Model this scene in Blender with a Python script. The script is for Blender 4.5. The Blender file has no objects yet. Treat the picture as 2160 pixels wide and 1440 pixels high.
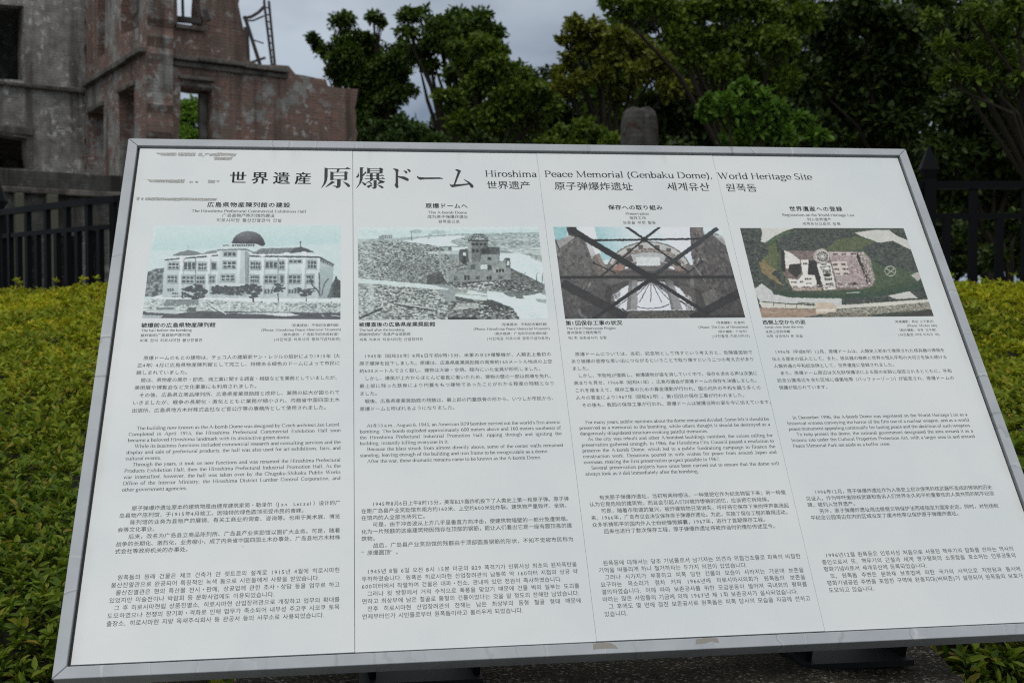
import bpy, bmesh, math, random
import numpy as np
from mathutils import Vector, Matrix, Euler, noise as mnoise
from mathutils.geometry import tessellate_polygon
R_ = math.radians
random.seed(7); RNG = np.random.default_rng(11)
scene = bpy.context.scene
COL = scene.collection

# ------------------------------------------------------------------ camera, world, sun, exposure
FPX, CX, CY = 2382.1, 1080.0, 720.0          # focal length and centre, in pixels of a 2160 wide frame
PITCH = R_(2.0); EYE = 1.30
cd = bpy.data.cameras.new('camera'); cam = bpy.data.objects.new('camera', cd); COL.objects.link(cam)
cam.location = (0, 0, EYE); cam.rotation_euler = (R_(90) - PITCH, 0, 0)
cd.sensor_width = 36.0; cd.sensor_fit = 'HORIZONTAL'; cd.lens = FPX / 2160 * 36.0
cd.clip_start = 0.05; cd.clip_end = 4000
cd.dof.use_dof = True; cd.dof.focus_distance = 1.92; cd.dof.aperture_fstop = 9.0
scene.camera = cam
SUN_EL, SUN_AZ = R_(62), R_(200)             # behind the camera, high, behind cloud
w = bpy.data.worlds.new('World'); scene.world = w; w.use_nodes = True
nt = w.node_tree; nt.nodes.clear()
N = nt.nodes.new; K = nt.links.new
out = N('ShaderNodeOutputWorld'); bg = N('ShaderNodeBackground')
sky = N('ShaderNodeTexSky'); sky.sky_type = 'NISHITA'; sky.sun_disc = False
sky.sun_elevation = SUN_EL; sky.sun_rotation = SUN_AZ; sky.dust_density = 3.0
tc = N('ShaderNodeTexCoord'); mp = N('ShaderNodeMapping'); mp.inputs['Scale'].default_value = (1.0, 1.0, 2.6)
mp.inputs['Location'].default_value = (0.35, 0.1, 0.2)
n1 = N('ShaderNodeTexNoise'); n1.inputs['Scale'].default_value = 2.3; n1.inputs['Detail'].default_value = 5; n1.inputs['Roughness'].default_value = 0.5; n1.inputs['Distortion'].default_value = 0.35
K(tc.outputs['Generated'], mp.inputs['Vector']); K(mp.outputs[0], n1.inputs['Vector'])
cr = N('ShaderNodeValToRGB')                  # cloud deck: dark bellies to paler breaks
cr.color_ramp.elements[0].position = 0.40; cr.color_ramp.elements[0].color = (1.95, 2.5, 3.35, 1)
cr.color_ramp.elements[1].position = 0.62; cr.color_ramp.elements[1].color = (4.6, 5.3, 6.2, 1)
K(n1.outputs['Fac'], cr.inputs['Fac'])
sp = N('ShaderNodeSeparateXYZ'); K(tc.outputs['Generated'], sp.inputs[0])
el = N('ShaderNodeMapRange'); el.inputs['From Min'].default_value = 0.16; el.inputs['From Max'].default_value = 0.95
K(sp.outputs['Z'], el.inputs['Value'])
mul = N('ShaderNodeMixRGB'); mul.inputs['Color2'].default_value = (11.3, 11.45, 11.25, 1)      # an overcast sky is brighter and whiter overhead
K(el.outputs[0], mul.inputs['Fac']); K(cr.outputs['Color'], mul.inputs['Color1'])
mx = N('ShaderNodeMixRGB'); mx.inputs['Fac'].default_value = 0.94
K(sky.outputs[0], mx.inputs['Color1']); K(mul.outputs[0], mx.inputs['Color2'])
K(mx.outputs[0], bg.inputs['Color']); bg.inputs['Strength'].default_value = 0.10
K(bg.outputs[0], out.inputs['Surface'])
sd = bpy.data.lights.new('sun', 'SUN'); sd.energy = 0.55; sd.angle = R_(25); sd.color = (1.0, 0.97, 0.93)
sun = bpy.data.objects.new('sun', sd); COL.objects.link(sun)
sun.rotation_euler = (R_(90) - SUN_EL, 0, math.pi - SUN_AZ)
scene.view_settings.view_transform = 'Standard'; scene.view_settings.look = 'None'
scene.cycles.use_denoising = False; scene.cycles.pixel_filter_type = 'BLACKMAN_HARRIS'; scene.cycles.filter_width = 1.15
scene.view_settings.exposure = 0.0; scene.view_settings.gamma = 1.0

# ------------------------------------------------------------------ helpers
CAMO = Vector((0, 0, EYE)); FW = Vector((0, math.cos(PITCH), -math.sin(PITCH))); UP = Vector((0, math.sin(PITCH), math.cos(PITCH))); RT = Vector((1, 0, 0))
def ray(px, py): return (RT * ((px - CX) / FPX) - UP * ((py - CY) / FPX) + FW)
def at(px, py, d):                            # a pixel of the photograph at depth d (metres along Y) -> world point
    r = ray(px, py); return CAMO + r * (d / r.y)
def lin(c):                                   # sRGB 0-255 -> linear
    r = []
    for v in c:
        v /= 255.0; r.append(v / 12.92 if v <= 0.04045 else ((v + 0.055) / 1.055) ** 2.4)
    return tuple(r)
def tag(o, label=None, cat=None, group=None, kind=None):
    if label: o['label'] = label
    if cat: o['category'] = cat
    if group: o['group'] = group
    if kind: o['kind'] = kind
    return o
def empty(name, loc=(0, 0, 0), rz=0):
    o = bpy.data.objects.new(name, None); COL.objects.link(o); o.location = loc; o.rotation_euler = (0, 0, rz); o.empty_display_size = 0.2
    return o
def link(name, me, mats, parent=None):
    o = bpy.data.objects.new(name, me); COL.objects.link(o)
    for m in (mats if isinstance(mats, (list, tuple)) else [mats]): me.materials.append(m)
    if parent: o.parent = parent
    return o
def mesh_np(name, V, F, mats, parent=None, smooth=False):
    """V (n,3) float array, F list/array of equal-length faces"""
    V = np.asarray(V, dtype=np.float32); F = np.asarray(F, dtype=np.int32)
    me = bpy.data.meshes.new(name); k = F.shape[1]
    me.vertices.add(len(V)); me.vertices.foreach_set('co', V.ravel())
    me.loops.add(F.size); me.loops.foreach_set('vertex_index', F.ravel())
    me.polygons.add(len(F)); me.polygons.foreach_set('loop_start', np.arange(0, F.size, k, dtype=np.int32))
    try: me.polygons.foreach_set('loop_total', np.full(len(F), k, dtype=np.int32))
    except Exception: pass
    me.update(calc_edges=True)
    if smooth: me.polygons.foreach_set('use_smooth', np.ones(len(F), dtype=bool))
    return link(name, me, mats, parent)
class MB:                                     # collects shapes, then links them as ONE mesh object
    def __init__(s): s.v = []; s.f = []
    def add(s, V, F):
        b = len(s.v); s.v += [tuple(p) for p in V]; s.f += [tuple(i + b for i in f) for f in F]; return s
    def box(s, x0, x1, y0, y1, z0, z1, M=None):
        V = [Vector((x, y, z)) for z in (z0, z1) for y in (y0, y1) for x in (x0, x1)]
        if M: V = [M @ p for p in V]
        return s.add(V, [(0, 2, 3, 1), (4, 5, 7, 6), (0, 1, 5, 4), (2, 6, 7, 3), (0, 4, 6, 2), (1, 3, 7, 5)])
    def bar(s, p, q, w, h=None):              # square bar from p to q
        p = Vector(p); q = Vector(q); h = h or w; d = (q - p).normalized()
        a = d.cross(Vector((0, 0, 1)));  a = Vector((1, 0, 0)) if a.length < 1e-3 else a.normalized()
        b = a.cross(d).normalized()
        V = [c + a * (i * w / 2) + b * (j * h / 2) for c in (p, q) for i, j in ((-1, -1), (1, -1), (1, 1), (-1, 1))]
        return s.add(V, [(0, 1, 2, 3), (7, 6, 5, 4), (0, 4, 5, 1), (1, 5, 6, 2), (2, 6, 7, 3), (3, 7, 4, 0)])
    def tube(s, pts, rad, n=8):
        pts = [Vector(p) for p in pts]; rad = rad if isinstance(rad, (list, tuple)) else [rad] * len(pts)
        b = len(s.v); ref = Vector((0.31, 0.17, 0.93))
        for i, p in enumerate(pts):
            d = (pts[min(i + 1, len(pts) - 1)] - pts[max(i - 1, 0)]).normalized()
            a = d.cross(ref).normalized(); c = a.cross(d)
            for k in range(n):
                t = 2 * math.pi * k / n; s.v.append(tuple(p + (a * math.cos(t) + c * math.sin(t)) * rad[i]))
        for i in range(len(pts) - 1):
            for k in range(n):
                s.f.append((b + i * n + k, b + i * n + (k + 1) % n, b + (i + 1) * n + (k + 1) % n, b + (i + 1) * n + k))
        s.f.append(tuple(b + k for k in range(n))); s.f.append(tuple(b + (len(pts) - 1) * n + k for k in reversed(range(n))))
        return s
    def build(s, name, mat, parent=None, bevel=0, smooth=False):
        me = bpy.data.meshes.new(name); me.from_pydata(s.v, [], s.f); me.update()
        bm = bmesh.new(); bm.from_mesh(me); bmesh.ops.recalc_face_normals(bm, faces=bm.faces); bm.to_mesh(me); bm.free()
        if smooth: me.polygons.foreach_set('use_smooth', np.ones(len(me.polygons), dtype=bool))
        o = link(name, me, mat, parent)
        if bevel:
            md = o.modifiers.new('bevel', 'BEVEL'); md.width = bevel; md.segments = 2; md.limit_method = 'ANGLE'
        return o

# ------------------------------------------------------------------ materials
def mat(name, col, rough=0.8, metal=0.0, spec=0.5):
    m = bpy.data.materials.new(name); m.use_nodes = True; b = m.node_tree.nodes['Principled BSDF']
    b.inputs['Base Color'].default_value = (*col, 1); b.inputs['Roughness'].default_value = rough; b.inputs['Metallic'].default_value = metal
    b.inputs['Specular IOR Level'].default_value = spec
    return m
class NT:                                     # small node helper
    def __init__(s, m): s.t = m.node_tree; s.b = s.t.nodes['Principled BSDF']
    def n(s, ty, **kw):
        o = s.t.nodes.new('ShaderNode' + ty)
        for k, v in kw.items():
            if k in o.inputs: o.inputs[k].default_value = v
            else: setattr(o, k, v)
        return o
    def l(s, a, b): s.t.links.new(a, b)
    def ramp(s, src, stops):
        r = s.n('ValToRGB'); e = r.color_ramp.elements
        while len(e) < len(stops): e.new(0.5)
        for i, (p, c) in enumerate(stops): e[i].position = p; e[i].color = (*c, 1) if not isinstance(c, (int, float)) else (c, c, c, 1)
        s.l(src, r.inputs['Fac']); return r.outputs['Color']
    def mix(s, fac, a, b, mode='MIX'):
        m = s.n('MixRGB', blend_type=mode)
        for i, x in (('Fac', fac), ('Color1', a), ('Color2', b)):
            if isinstance(x, (int, float)): m.inputs[i].default_value = x if i == 'Fac' else (x, x, x, 1)
            elif isinstance(x, tuple): m.inputs[i].default_value = (*x, 1)
            else: s.l(x, m.inputs[i])
        return m.outputs[0]
    def noise(s, vec, scale, detail=4, rough=0.55, dist=0.0):
        n = s.n('TexNoise', Scale=scale, Detail=detail, Roughness=rough, Distortion=dist)
        if vec is not None: s.l(vec, n.inputs['Vector'])
        return n.outputs['Fac']
    def obj(s): return s.n('TexCoord').outputs['Object']
    def bump(s, h, strength, dist=0.01):
        b = s.n('Bump', Strength=strength, Distance=dist); s.l(h, b.inputs['Height']); s.l(b.outputs[0], s.b.inputs['Normal'])

# ------------------------------------------------------------------ ground
mg = mat('gravelly_ground', (0.16, 0.145, 0.125), 0.95); t = NT(mg); o = t.obj()
gcol = t.mix(t.ramp(t.noise(o, 0.35, 5), [(0.45, 0.0), (0.6, 1.0)]), (0.17, 0.155, 0.135), (0.055, 0.07, 0.03))
t.l(t.mix(t.ramp(t.noise(o, 45, 3), [(0.35, 0.0), (0.7, 0.6)]), gcol, (0.07, 0.065, 0.06)), t.b.inputs['Base Color'])
mb = MB(); S_ = 1500; mb.add([(-S_, -S_, 0), (S_, -S_, 0), (S_, S_, 0), (-S_, S_, 0)], [(0, 1, 2, 3)]); g_ = mb.build('ground', mg); tag(g_, kind='structure')


# ------------------------------------------------------------------ the information board
U = 0.40                                      # one panel unit in metres
PW, PH = 4.0 * U, 2.6071 * U                  # inside of the frame
FO = 0.0467 * U                               # face width of the frame
SEAM = [0.0, 1.0591, 2.0052, 2.9487, 4.0]
def rot3(a, b, c):
    ca, sa, cb, sb, cc, sc = math.cos(a), math.sin(a), math.cos(b), math.sin(b), math.cos(c), math.sin(c)
    return np.array([[cc, -sc, 0], [sc, cc, 0], [0, 0, 1]]) @ np.array([[cb, 0, sb], [0, 1, 0], [-sb, 0, cb]]) @ np.array([[1, 0, 0], [0, ca, -sa], [0, sa, ca]])
RB = rot3(-0.58248819, -0.13138981, -0.00959044); TB = np.array([-1.86139083, -0.96780372, 5.61386661]) * U
def c2w(p): return CAMO + RT * float(p[0]) - UP * float(p[1]) + FW * float(p[2])
def dirw(p): return RT * float(p[0]) - UP * float(p[1]) + FW * float(p[2])
bx, by, bz = dirw(RB[:, 0]), -dirw(RB[:, 1]), -dirw(RB[:, 2])
org = c2w(TB) + bx * (PW / 2) - by * PH       # middle of the lower inner edge
BM = Matrix(((bx.x, by.x, bz.x, org.x), (bx.y, by.y, bz.y, org.y), (bx.z, by.z, bz.z, org.z), (0, 0, 0, 1)))
def lx(u): return u * U - PW / 2              # panel units -> board metres
def ly(v): return PH - v * U

board = empty('information_board'); board.matrix_world = BM
tag(board, 'white four-panel information board about the ruined dome, in a grey metal frame', 'information board')

# frame: four mitred rails
def frame_mat(name, axis):
    m = mat(name, lin((158, 163, 170)), 0.42, 0.0, 0.5); t = NT(m); o = t.obj()
    mp = t.n('Mapping'); mp.inputs['Scale'].default_value = (9, 1.2, 1) if axis == 'x' else (1.2, 9, 1); t.l(o, mp.inputs[0])
    dn = t.n('TexNoise', Scale=30.0, Detail=3.0); t.l(o, dn.inputs['Vector'])
    ad = t.n('VectorMath', operation='MULTIPLY_ADD'); ad.inputs[1].default_value = (0.18, 0.18, 0.18); t.l(dn.outputs['Color'], ad.inputs[0]); t.l(mp.outputs[0], ad.inputs[2])
    vo = t.n('TexVoronoi', feature='DISTANCE_TO_EDGE', Scale=1.0); t.l(ad.outputs[0], vo.inputs['Vector'])
    vc = t.n('TexVoronoi', Scale=1.0); t.l(ad.outputs[0], vc.inputs['Vector'])
    crease = t.ramp(vo.outputs['Distance'], [(0.0, 1.0), (0.022, 0.0)])
    sep = t.n('SeparateColor'); t.l(vc.outputs['Color'], sep.inputs[0])
    tone = t.ramp(sep.outputs[0], [(0.35, lin((118, 120, 124))), (0.75, lin((205, 207, 208)))])
    base = t.ramp(t.noise(o, 14.0, 5), [(0.3, lin((162, 167, 171))), (0.7, lin((178, 182, 185)))])
    big = t.noise(o, 3.0, 2); f = t.n('Math', operation='MULTIPLY'); t.l(crease, f.inputs[0])
    g = t.ramp(big, [(0.45, 0.15), (0.62, 0.8)]); t.l(g, f.inputs[1])
    c = t.mix(f.outputs[0], base, tone); t.l(c, t.b.inputs['Base Color'])
    t.bump(f.outputs[0], 0.25, 0.0006)
    return m
MFX, MFY = frame_mat('painted_frame_long', 'x'), frame_mat('painted_frame_side', 'y')
ZF, ZB = 0.0035, -0.034
def rail(pin, pout, m):                       # pin, pout: two inner and two outer corner points (x,y), mitred ends
    V = []
    for z in (ZB, ZF): V += [(*pin[0], z), (*pin[1], z), (*pout[1], z), (*pout[0], z)]
    mb = MB(); mb.add(V, [(0, 3, 2, 1), (4, 5, 6, 7), (0, 1, 5, 4), (1, 2, 6, 5), (2, 3, 7, 6), (3, 0, 4, 7)])
    return mb.build('frame_rail', m, board, bevel=0.0012)
X0, X1, Y0, Y1 = -PW / 2, PW / 2, 0.0, PH; G = 0.0004
rail([(X0 + G, Y1), (X1 - G, Y1)], [(X0 - FO + G, Y1 + FO), (X1 + FO - G, Y1 + FO)], MFX)
rl = rail([(X0 + G, Y0), (X1 - G, Y0)], [(X0 - FO + G, Y0 - FO), (X1 + FO - G, Y0 - FO)], MFX)
rail([(X0, Y0 + G), (X0, Y1 - G)], [(X0 - FO, Y0 - FO + G), (X0 - FO, Y1 + FO - G)], MFY)
rail([(X1, Y0 + G), (X1, Y1 - G)], [(X1 + FO, Y0 - FO + G), (X1 + FO, Y1 + FO - G)], MFY)
mdark = mat('black_rubber', (0.022, 0.022, 0.024), 0.55)
mb = MB(); mb.box(X0, X1, Y0, Y1, -0.009, -0.006); mb.build('rubber_gasket', mdark, board)
mback = mat('dark_back_sheet', (0.05, 0.05, 0.052), 0.6)
mb = MB(); mb.box(X0 + .001, X1 - .001, Y0 + .001, Y1 - .001, -0.030, -0.0095); mb.build('back_sheet', mback, board)

# panels
mp_ = mat('white_panel', lin((226, 229, 229)), 0.38, 0, 0.35); t = NT(mp_); o = t.obj()
dirt = t.ramp(t.noise(o, 3.2, 5, 0.6), [(0.32, lin((219, 224, 223))), (0.7, lin((230, 231, 230)))])
mpn = t.n('Mapping'); mpn.inputs['Scale'].default_value = (26, 2.2, 1); t.l(o, mpn.inputs[0])
strk = t.ramp(t.noise(mpn.outputs[0], 1.0, 4, 0.6), [(0.55, 0.0), (0.8, 0.5)])
sy = t.n('SeparateXYZ'); t.l(o, sy.inputs[0])
topm = t.ramp(sy.outputs['Y'], [(0.0, 0.0), (0.93, 0.0), (1.0, 1.0)])
mrn = t.n('MapRange'); mrn.inputs['From Min'].default_value = PH - 0.05; mrn.inputs['From Max'].default_value = PH; t.l(sy.outputs['Y'], mrn.inputs['Value'])
f = t.n('Math', operation='MULTIPLY'); t.l(strk, f.inputs[0]); t.l(mrn.outputs[0], f.inputs[1])
ax = t.n('Math', operation='ABSOLUTE'); t.l(sy.outputs['X'], ax.inputs[0])
mrx = t.n('MapRange'); mrx.inputs['From Min'].default_value = PW / 2 - 0.022; mrx.inputs['From Max'].default_value = PW / 2; t.l(ax.outputs[0], mrx.inputs['Value'])
f2 = t.n('Math', operation='MULTIPLY'); t.l(mrx.outputs[0], f2.inputs[0]); t.l(t.ramp(t.noise(o, 22, 3), [(0.35, 0.1), (0.7, 0.45)]), f2.inputs[1])
f3 = t.n('Math', operation='MAXIMUM'); t.l(f.outputs[0], f3.inputs[0]); t.l(f2.outputs[0], f3.inputs[1])
c = t.mix(f3.outputs[0], dirt, lin((190, 184, 170))); 
spk = t.n('TexVoronoi', Scale=38.0); t.l(o, spk.inputs['Vector'])
sc_ = t.n('SeparateColor'); t.l(spk.outputs['Color'], sc_.inputs[0])
rare = t.ramp(sc_.outputs[0], [(0.975, 0.0), (0.98, 1.0)]); dot = t.ramp(spk.outputs['Distance'], [(0.03, 1.0), (0.05, 0.0)])
fm = t.n('Math', operation='MULTIPLY'); t.l(rare, fm.inputs[0]); t.l(dot, fm.inputs[1])
c = t.mix(fm.outputs[0], c, lin((120, 120, 116))); t.l(c, t.b.inputs['Base Color'])
t.l(t.ramp(t.noise(o, 9, 4), [(0.3, 0.34), (0.7, 0.46)]), t.b.inputs['Roughness'])
panels = []
GK = 0.0052
for i in range(4):
    a = lx(SEAM[i]) + (GK if i == 0 else (0.0004 if i == 1 else 0.0002)); b = lx(SEAM[i + 1]) - (GK if i == 3 else (0.0004 if i == 0 else 0.0002))
    mb = MB(); mb.box(a, b, Y0 + 0.003 - 0.0004 * (i % 2), Y1 - GK - 0.0004 * (i % 2), -0.0045, 0.0)
    panels.append(mb.build('panel', mp_, board, bevel=0.0002))

# ---- lettering
mink = mat('black_ink', (0.034, 0.036, 0.039), 0.5, 0, 0.25)
mink2 = mat('printed_grey_ink', (0.065, 0.069, 0.072), 0.5, 0, 0.25)
ZI = 0.00016
_fc = bpy.data.curves.new('glyphs', 'FONT'); _fc.resolution_u = 2
_fo = bpy.data.objects.new('glyphs', _fc); COL.objects.link(_fo); _gc = {}
def load_glyphs(chars):                       # all glyphs of the built-in font in one go, one per line: triangles in em units
    chars = sorted(set(chars)); _fc.space_line = 3.0; _fc.body = '\n'.join(chars); bpy.context.view_layer.update()
    me = bpy.data.meshes.new_from_object(_fo); n = len(me.vertices); V = np.zeros(n * 3); me.vertices.foreach_get('co', V); V = V.reshape(-1, 3)[:, :2]
    me.calc_loop_triangles(); T = np.zeros(len(me.loop_triangles) * 3, dtype=np.int32); me.loop_triangles.foreach_get('vertices', T); T = T.reshape(-1, 3)
    row = np.round(-(V[:, 1] - .3) / 3.0).astype(int); tr = row[T[:, 0]]
    for i, ch in enumerate(chars):
        idx = np.nonzero(row == i)[0]; re = np.full(n, -1); re[idx] = np.arange(len(idx))
        W = V[idx].copy(); W[:, 1] += 3.0 * i; _gc[ch] = (W, re[T[tr == i]].astype(np.int32))
    bpy.data.meshes.remove(me)
def cjk(ch): return _gc[ch]
def adv(ch, lang):
    o = ord(ch)
    if ch == ' ': return 0.5 if lang != 'k' else 0.42
    if ch in '.,:()': return 0.42 if lang == 'k' else 0.36
    if o < 0x2000: return 0.60
    if lang == 'k': return 0.94
    if ch in '（）' and lang == 'j': return 0.8
    return 1.0
# a roman serif face: skeletons swept with a broad flat nib
GLY = {
'a': (.44, 'A .2 .12 .13 .12 0 360;V .33 .03 .33;A .2 .32 .13 .12 0 150;H .02 .33 .43'), 'b': (.5, 'V .09 0 .68;H .67 .01 .09;A .26 .225 .17 .215 0 360'),
'c': (.44, 'A .23 .225 .18 .215 45 315;D .36 .34'), 'd': (.5, 'A .22 .225 .17 .215 0 360;V .39 0 .68;H .67 .3 .39;H .015 .39 .48'),
'e': (.44, 'A .23 .225 .18 .215 0 318;H .25 .06 .41'), 'f': (.33, 'V .14 0 .55;A .24 .55 .1 .12 40 180;H .435 .02 .29;S .14 .01'),
'g': (.5, 'A .22 .31 .15 .13 0 360;A .23 -.09 .19 .11 0 360;H .43 .34 .47;T .12 .2 .12 .04;H .03 .12 .3'), 'h': (.5, 'V .1 0 .68;H .67 .02 .1;S .1 .01;A .25 .28 .15 .16 0 180;V .4 0 .3;S .4 .01'),
'i': (.28, 'V .13 0 .44;H .435 .03 .13;S .13 .01;D .13 .61'), 'j': (.28, 'V .14 -.12 .44;A .06 -.12 .08 .09 180 360;H .435 .04 .14;D .14 .61'),
'k': (.5, 'V .1 0 .68;H .67 .02 .1;S .1 .01;T .1 .17 .36 .44;L .2 .25 .43 0;S .42 .01;S .36 .435'), 'l': (.28, 'V .13 0 .68;H .67 .03 .13;S .13 .01'),
'm': (.78, 'V .1 0 .44;H .435 .02 .1;S .1 .01;A .24 .28 .14 .16 0 180;V .38 0 .3;S .38 .01;A .52 .28 .14 .16 0 180;V .66 0 .3;S .66 .01'),
'n': (.5, 'V .1 0 .44;H .435 .02 .1;S .1 .01;A .25 .28 .15 .16 0 180;V .4 0 .3;S .4 .01'), 'o': (.5, 'A .25 .225 .19 .215 0 360'),
'p': (.5, 'V .1 -.21 .44;H .435 .02 .1;S .1 -.2;A .27 .225 .17 .215 0 360'), 'q': (.5, 'A .22 .225 .17 .215 0 360;V .4 -.21 .44;S .4 -.2'),
'r': (.34, 'V .11 0 .44;H .435 .03 .11;S .11 .01;A .24 .3 .11 .13 45 170'), 's': (.38, 'A .19 .335 .12 .1 40 270;A .19 .115 .13 .11 -150 90'),
't': (.29, 'V .13 .06 .56;H .435 .02 .27;A .21 .08 .08 .07 180 310'), 'u': (.5, 'V .1 .14 .44;H .435 .02 .1;A .25 .16 .15 .15 180 360;V .4 0 .44;H .435 .31 .4;H .015 .4 .48'),
'v': (.5, 'L .08 .44 .25 0;T .25 0 .42 .44;S .08 .435;S .42 .435'), 'w': (.72, 'L .07 .44 .22 0;T .22 0 .36 .4;L .36 .44 .52 0;T .52 0 .66 .44;S .07 .435;S .36 .435;S .66 .435'),
'x': (.5, 'L .08 .44 .42 0;T .08 0 .42 .44;S .08 .435;S .42 .435;S .08 .01;S .42 .01'), 'y': (.5, 'L .08 .44 .26 0;T .14 -.2 .42 .44;S .08 .435;S .42 .435;D .1 -.17'),
'z': (.44, 'H .43 .05 .38;L .37 .42 .07 .02;H .015 .05 .4'),
'A': (.7, 'T .08 0 .34 .66;L .34 .66 .6 0;H .22 .17 .5;S .08 .01;S .6 .01'), 'B': (.64, 'V .14 0 .66;H .65 .04 .32;H .35 .14 .34;H .015 .04 .36;A .32 .5 .17 .15 -90 90;A .34 .18 .21 .17 -90 90'),
'C': (.66, 'A .35 .33 .29 .32 45 315;T .57 .46 .57 .64'), 'D': (.72, 'V .14 0 .66;H .65 .04 .36;H .015 .04 .36;A .35 .33 .3 .32 -90 90'),
'E': (.61, 'V .14 0 .66;H .65 .04 .54;H .34 .14 .42;H .015 .04 .57;T .54 .52 .54 .65;T .57 .01 .57 .15;T .42 .27 .42 .41'), 'F': (.56, 'V .14 0 .66;H .65 .04 .52;H .34 .14 .4;T .52 .52 .52 .65;T .4 .27 .4 .41;S .14 .01'),
'G': (.72, 'A .35 .33 .29 .32 45 330;T .57 .46 .57 .64;V .59 .02 .28;S .58 .28'), 'H': (.72, 'V .14 0 .66;V .58 0 .66;H .34 .14 .58;S .14 .01;S .58 .01;S .14 .65;S .58 .65'),
'I': (.33, 'V .165 0 .66;S .165 .01;S .165 .65'), 'J': (.4, 'V .23 .1 .66;S .23 .65;A .13 .1 .1 .1 180 360'), 'L': (.6, 'V .14 0 .66;S .14 .65;H .015 .04 .55;T .55 .01 .55 .17'),
'M': (.88, 'T .13 0 .13 .66;L .13 .66 .43 .03;T .43 .03 .73 .66;V .73 0 .66;S .13 .01;S .73 .01;S .1 .65;S .76 .65'), 'N': (.72, 'T .13 0 .13 .66;L .13 .66 .58 0;T .58 0 .58 .66;S .13 .01;S .58 .65'),
'O': (.72, 'A .36 .33 .3 .32 0 360'), 'P': (.56, 'V .14 0 .66;H .65 .04 .32;H .31 .14 .32;A .3 .48 .2 .17 -90 90;S .14 .01'), 'R': (.66, 'V .14 0 .66;H .65 .04 .32;H .31 .14 .32;A .3 .48 .2 .17 -90 90;S .14 .01;L .3 .31 .56 0;S .6 .01'),
'S': (.54, 'A .26 .5 .17 .15 40 270;A .26 .17 .19 .16 -155 90'), 'T': (.61, 'V .3 0 .66;H .65 .04 .56;S .3 .01;T .04 .53 .04 .65;T .56 .53 .56 .65'), 'W': (.94, 'L .1 .66 .3 0;T .3 0 .46 .6;L .46 .66 .64 0;T .64 0 .83 .66;S .1 .65;S .46 .65;S .83 .65'),
'0': (.5, 'A .25 .33 .18 .32 0 360'), '1': (.5, 'V .26 0 .66;S .26 .01;T .14 .55 .26 .64'), '2': (.5, 'A .24 .48 .16 .17 -20 170;T .4 .42 .07 .04;H .03 .06 .44;H .045 .06 .44'),
'3': (.5, 'A .23 .5 .14 .15 -90 150;A .22 .18 .18 .17 -150 90'), '4': (.5, 'V .34 0 .66;T .04 .2 .34 .64;H .19 .04 .45'), '5': (.5, 'A .21 .2 .2 .19 -150 100;T .12 .36 .15 .64;H .63 .15 .42;H .645 .15 .42'),
'6': (.5, 'A .25 .2 .18 .19 0 360;A .4 .22 .33 .42 100 180'), '7': (.5, 'H .63 .06 .44;H .645 .06 .44;T .43 .63 .18 0;T .45 .63 .2 0'), '8': (.5, 'A .25 .5 .14 .15 0 360;A .25 .18 .18 .17 0 360'), '9': (.5, 'A .25 .46 .18 .19 0 360;A .1 .44 .33 .42 -80 0'),
'.': (.25, 'D .1 .04'), ',': (.25, 'D .1 .04;T .12 .03 .08 -.1'), ':': (.28, 'D .12 .05;D .12 .39'), '-': (.33, 'H .2 .04 .28;H .22 .04 .28'), "'": (.22, 'D .1 .62;T .11 .62 .08 .52'),
'(': (.33, 'A .38 .25 .27 .46 125 235'), ')': (.33, 'A -.05 .25 .27 .46 -55 55')}
def serif(ch, wt=1.0):
    key = ('serif', ch, wt)
    if key in _gc: return _gc[key]
    V, F = [], []
    def nib(p, q, nw, nh):
        (x0, y0), (x1, y1) = p, q
        if x1 < x0 or (x1 == x0 and y1 < y0): (x0, y0), (x1, y1) = (x1, y1), (x0, y0)
        a, b = nw / 2, nh / 2; i = len(V)
        if y1 >= y0: P = [(x0 - a, y0 - b), (x0 + a, y0 - b), (x1 + a, y1 - b), (x1 + a, y1 + b), (x1 - a, y1 + b), (x0 - a, y0 + b)]
        else: P = [(x0 - a, y0 + b), (x0 - a, y0 - b), (x1 - a, y1 - b), (x1 + a, y1 - b), (x1 + a, y1 + b), (x0 + a, y0 + b)]
        V.extend(P); F.extend([(i, i + k, i + k + 1) for k in range(1, 5)])
    TK, TN = 0.092 * wt, 0.033 * wt
    for tok in GLY[ch][1].split(';'):
        p = tok.split(); k = p[0]; a = [float(x) for x in p[1:]]
        if k == 'V': nib((a[0], a[1]), (a[0], a[2]), TK, .001)
        elif k == 'H': nib((a[1], a[0]), (a[2], a[0]), .001, TN)
        elif k == 'S': nib((a[0] - .085, a[1]), (a[0] + .085, a[1]), .001, TN)
        elif k == 'L': nib((a[0], a[1]), (a[2], a[3]), TK * 1.05, .002)
        elif k == 'T': nib((a[0], a[1]), (a[2], a[3]), TN, TN)
        elif k == 'D': nib((a[0] - .012, a[1]), (a[0] + .012, a[1]), .07 * wt, .09 * wt)
        elif k == 'A':
            n = max(5, int(abs(a[5] - a[4]) / 30)); pts = []
            for j in range(n + 1):
                th = math.radians(a[4] + (a[5] - a[4]) * j / n); pts.append((a[0] + a[2] * math.cos(th), a[1] + a[3] * math.sin(th)))
            for j in range(n): nib(pts[j], pts[j + 1], TK, TN)
    _gc[key] = (np.array(V), np.array(F, dtype=np.int32)); return _gc[key]
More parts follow.
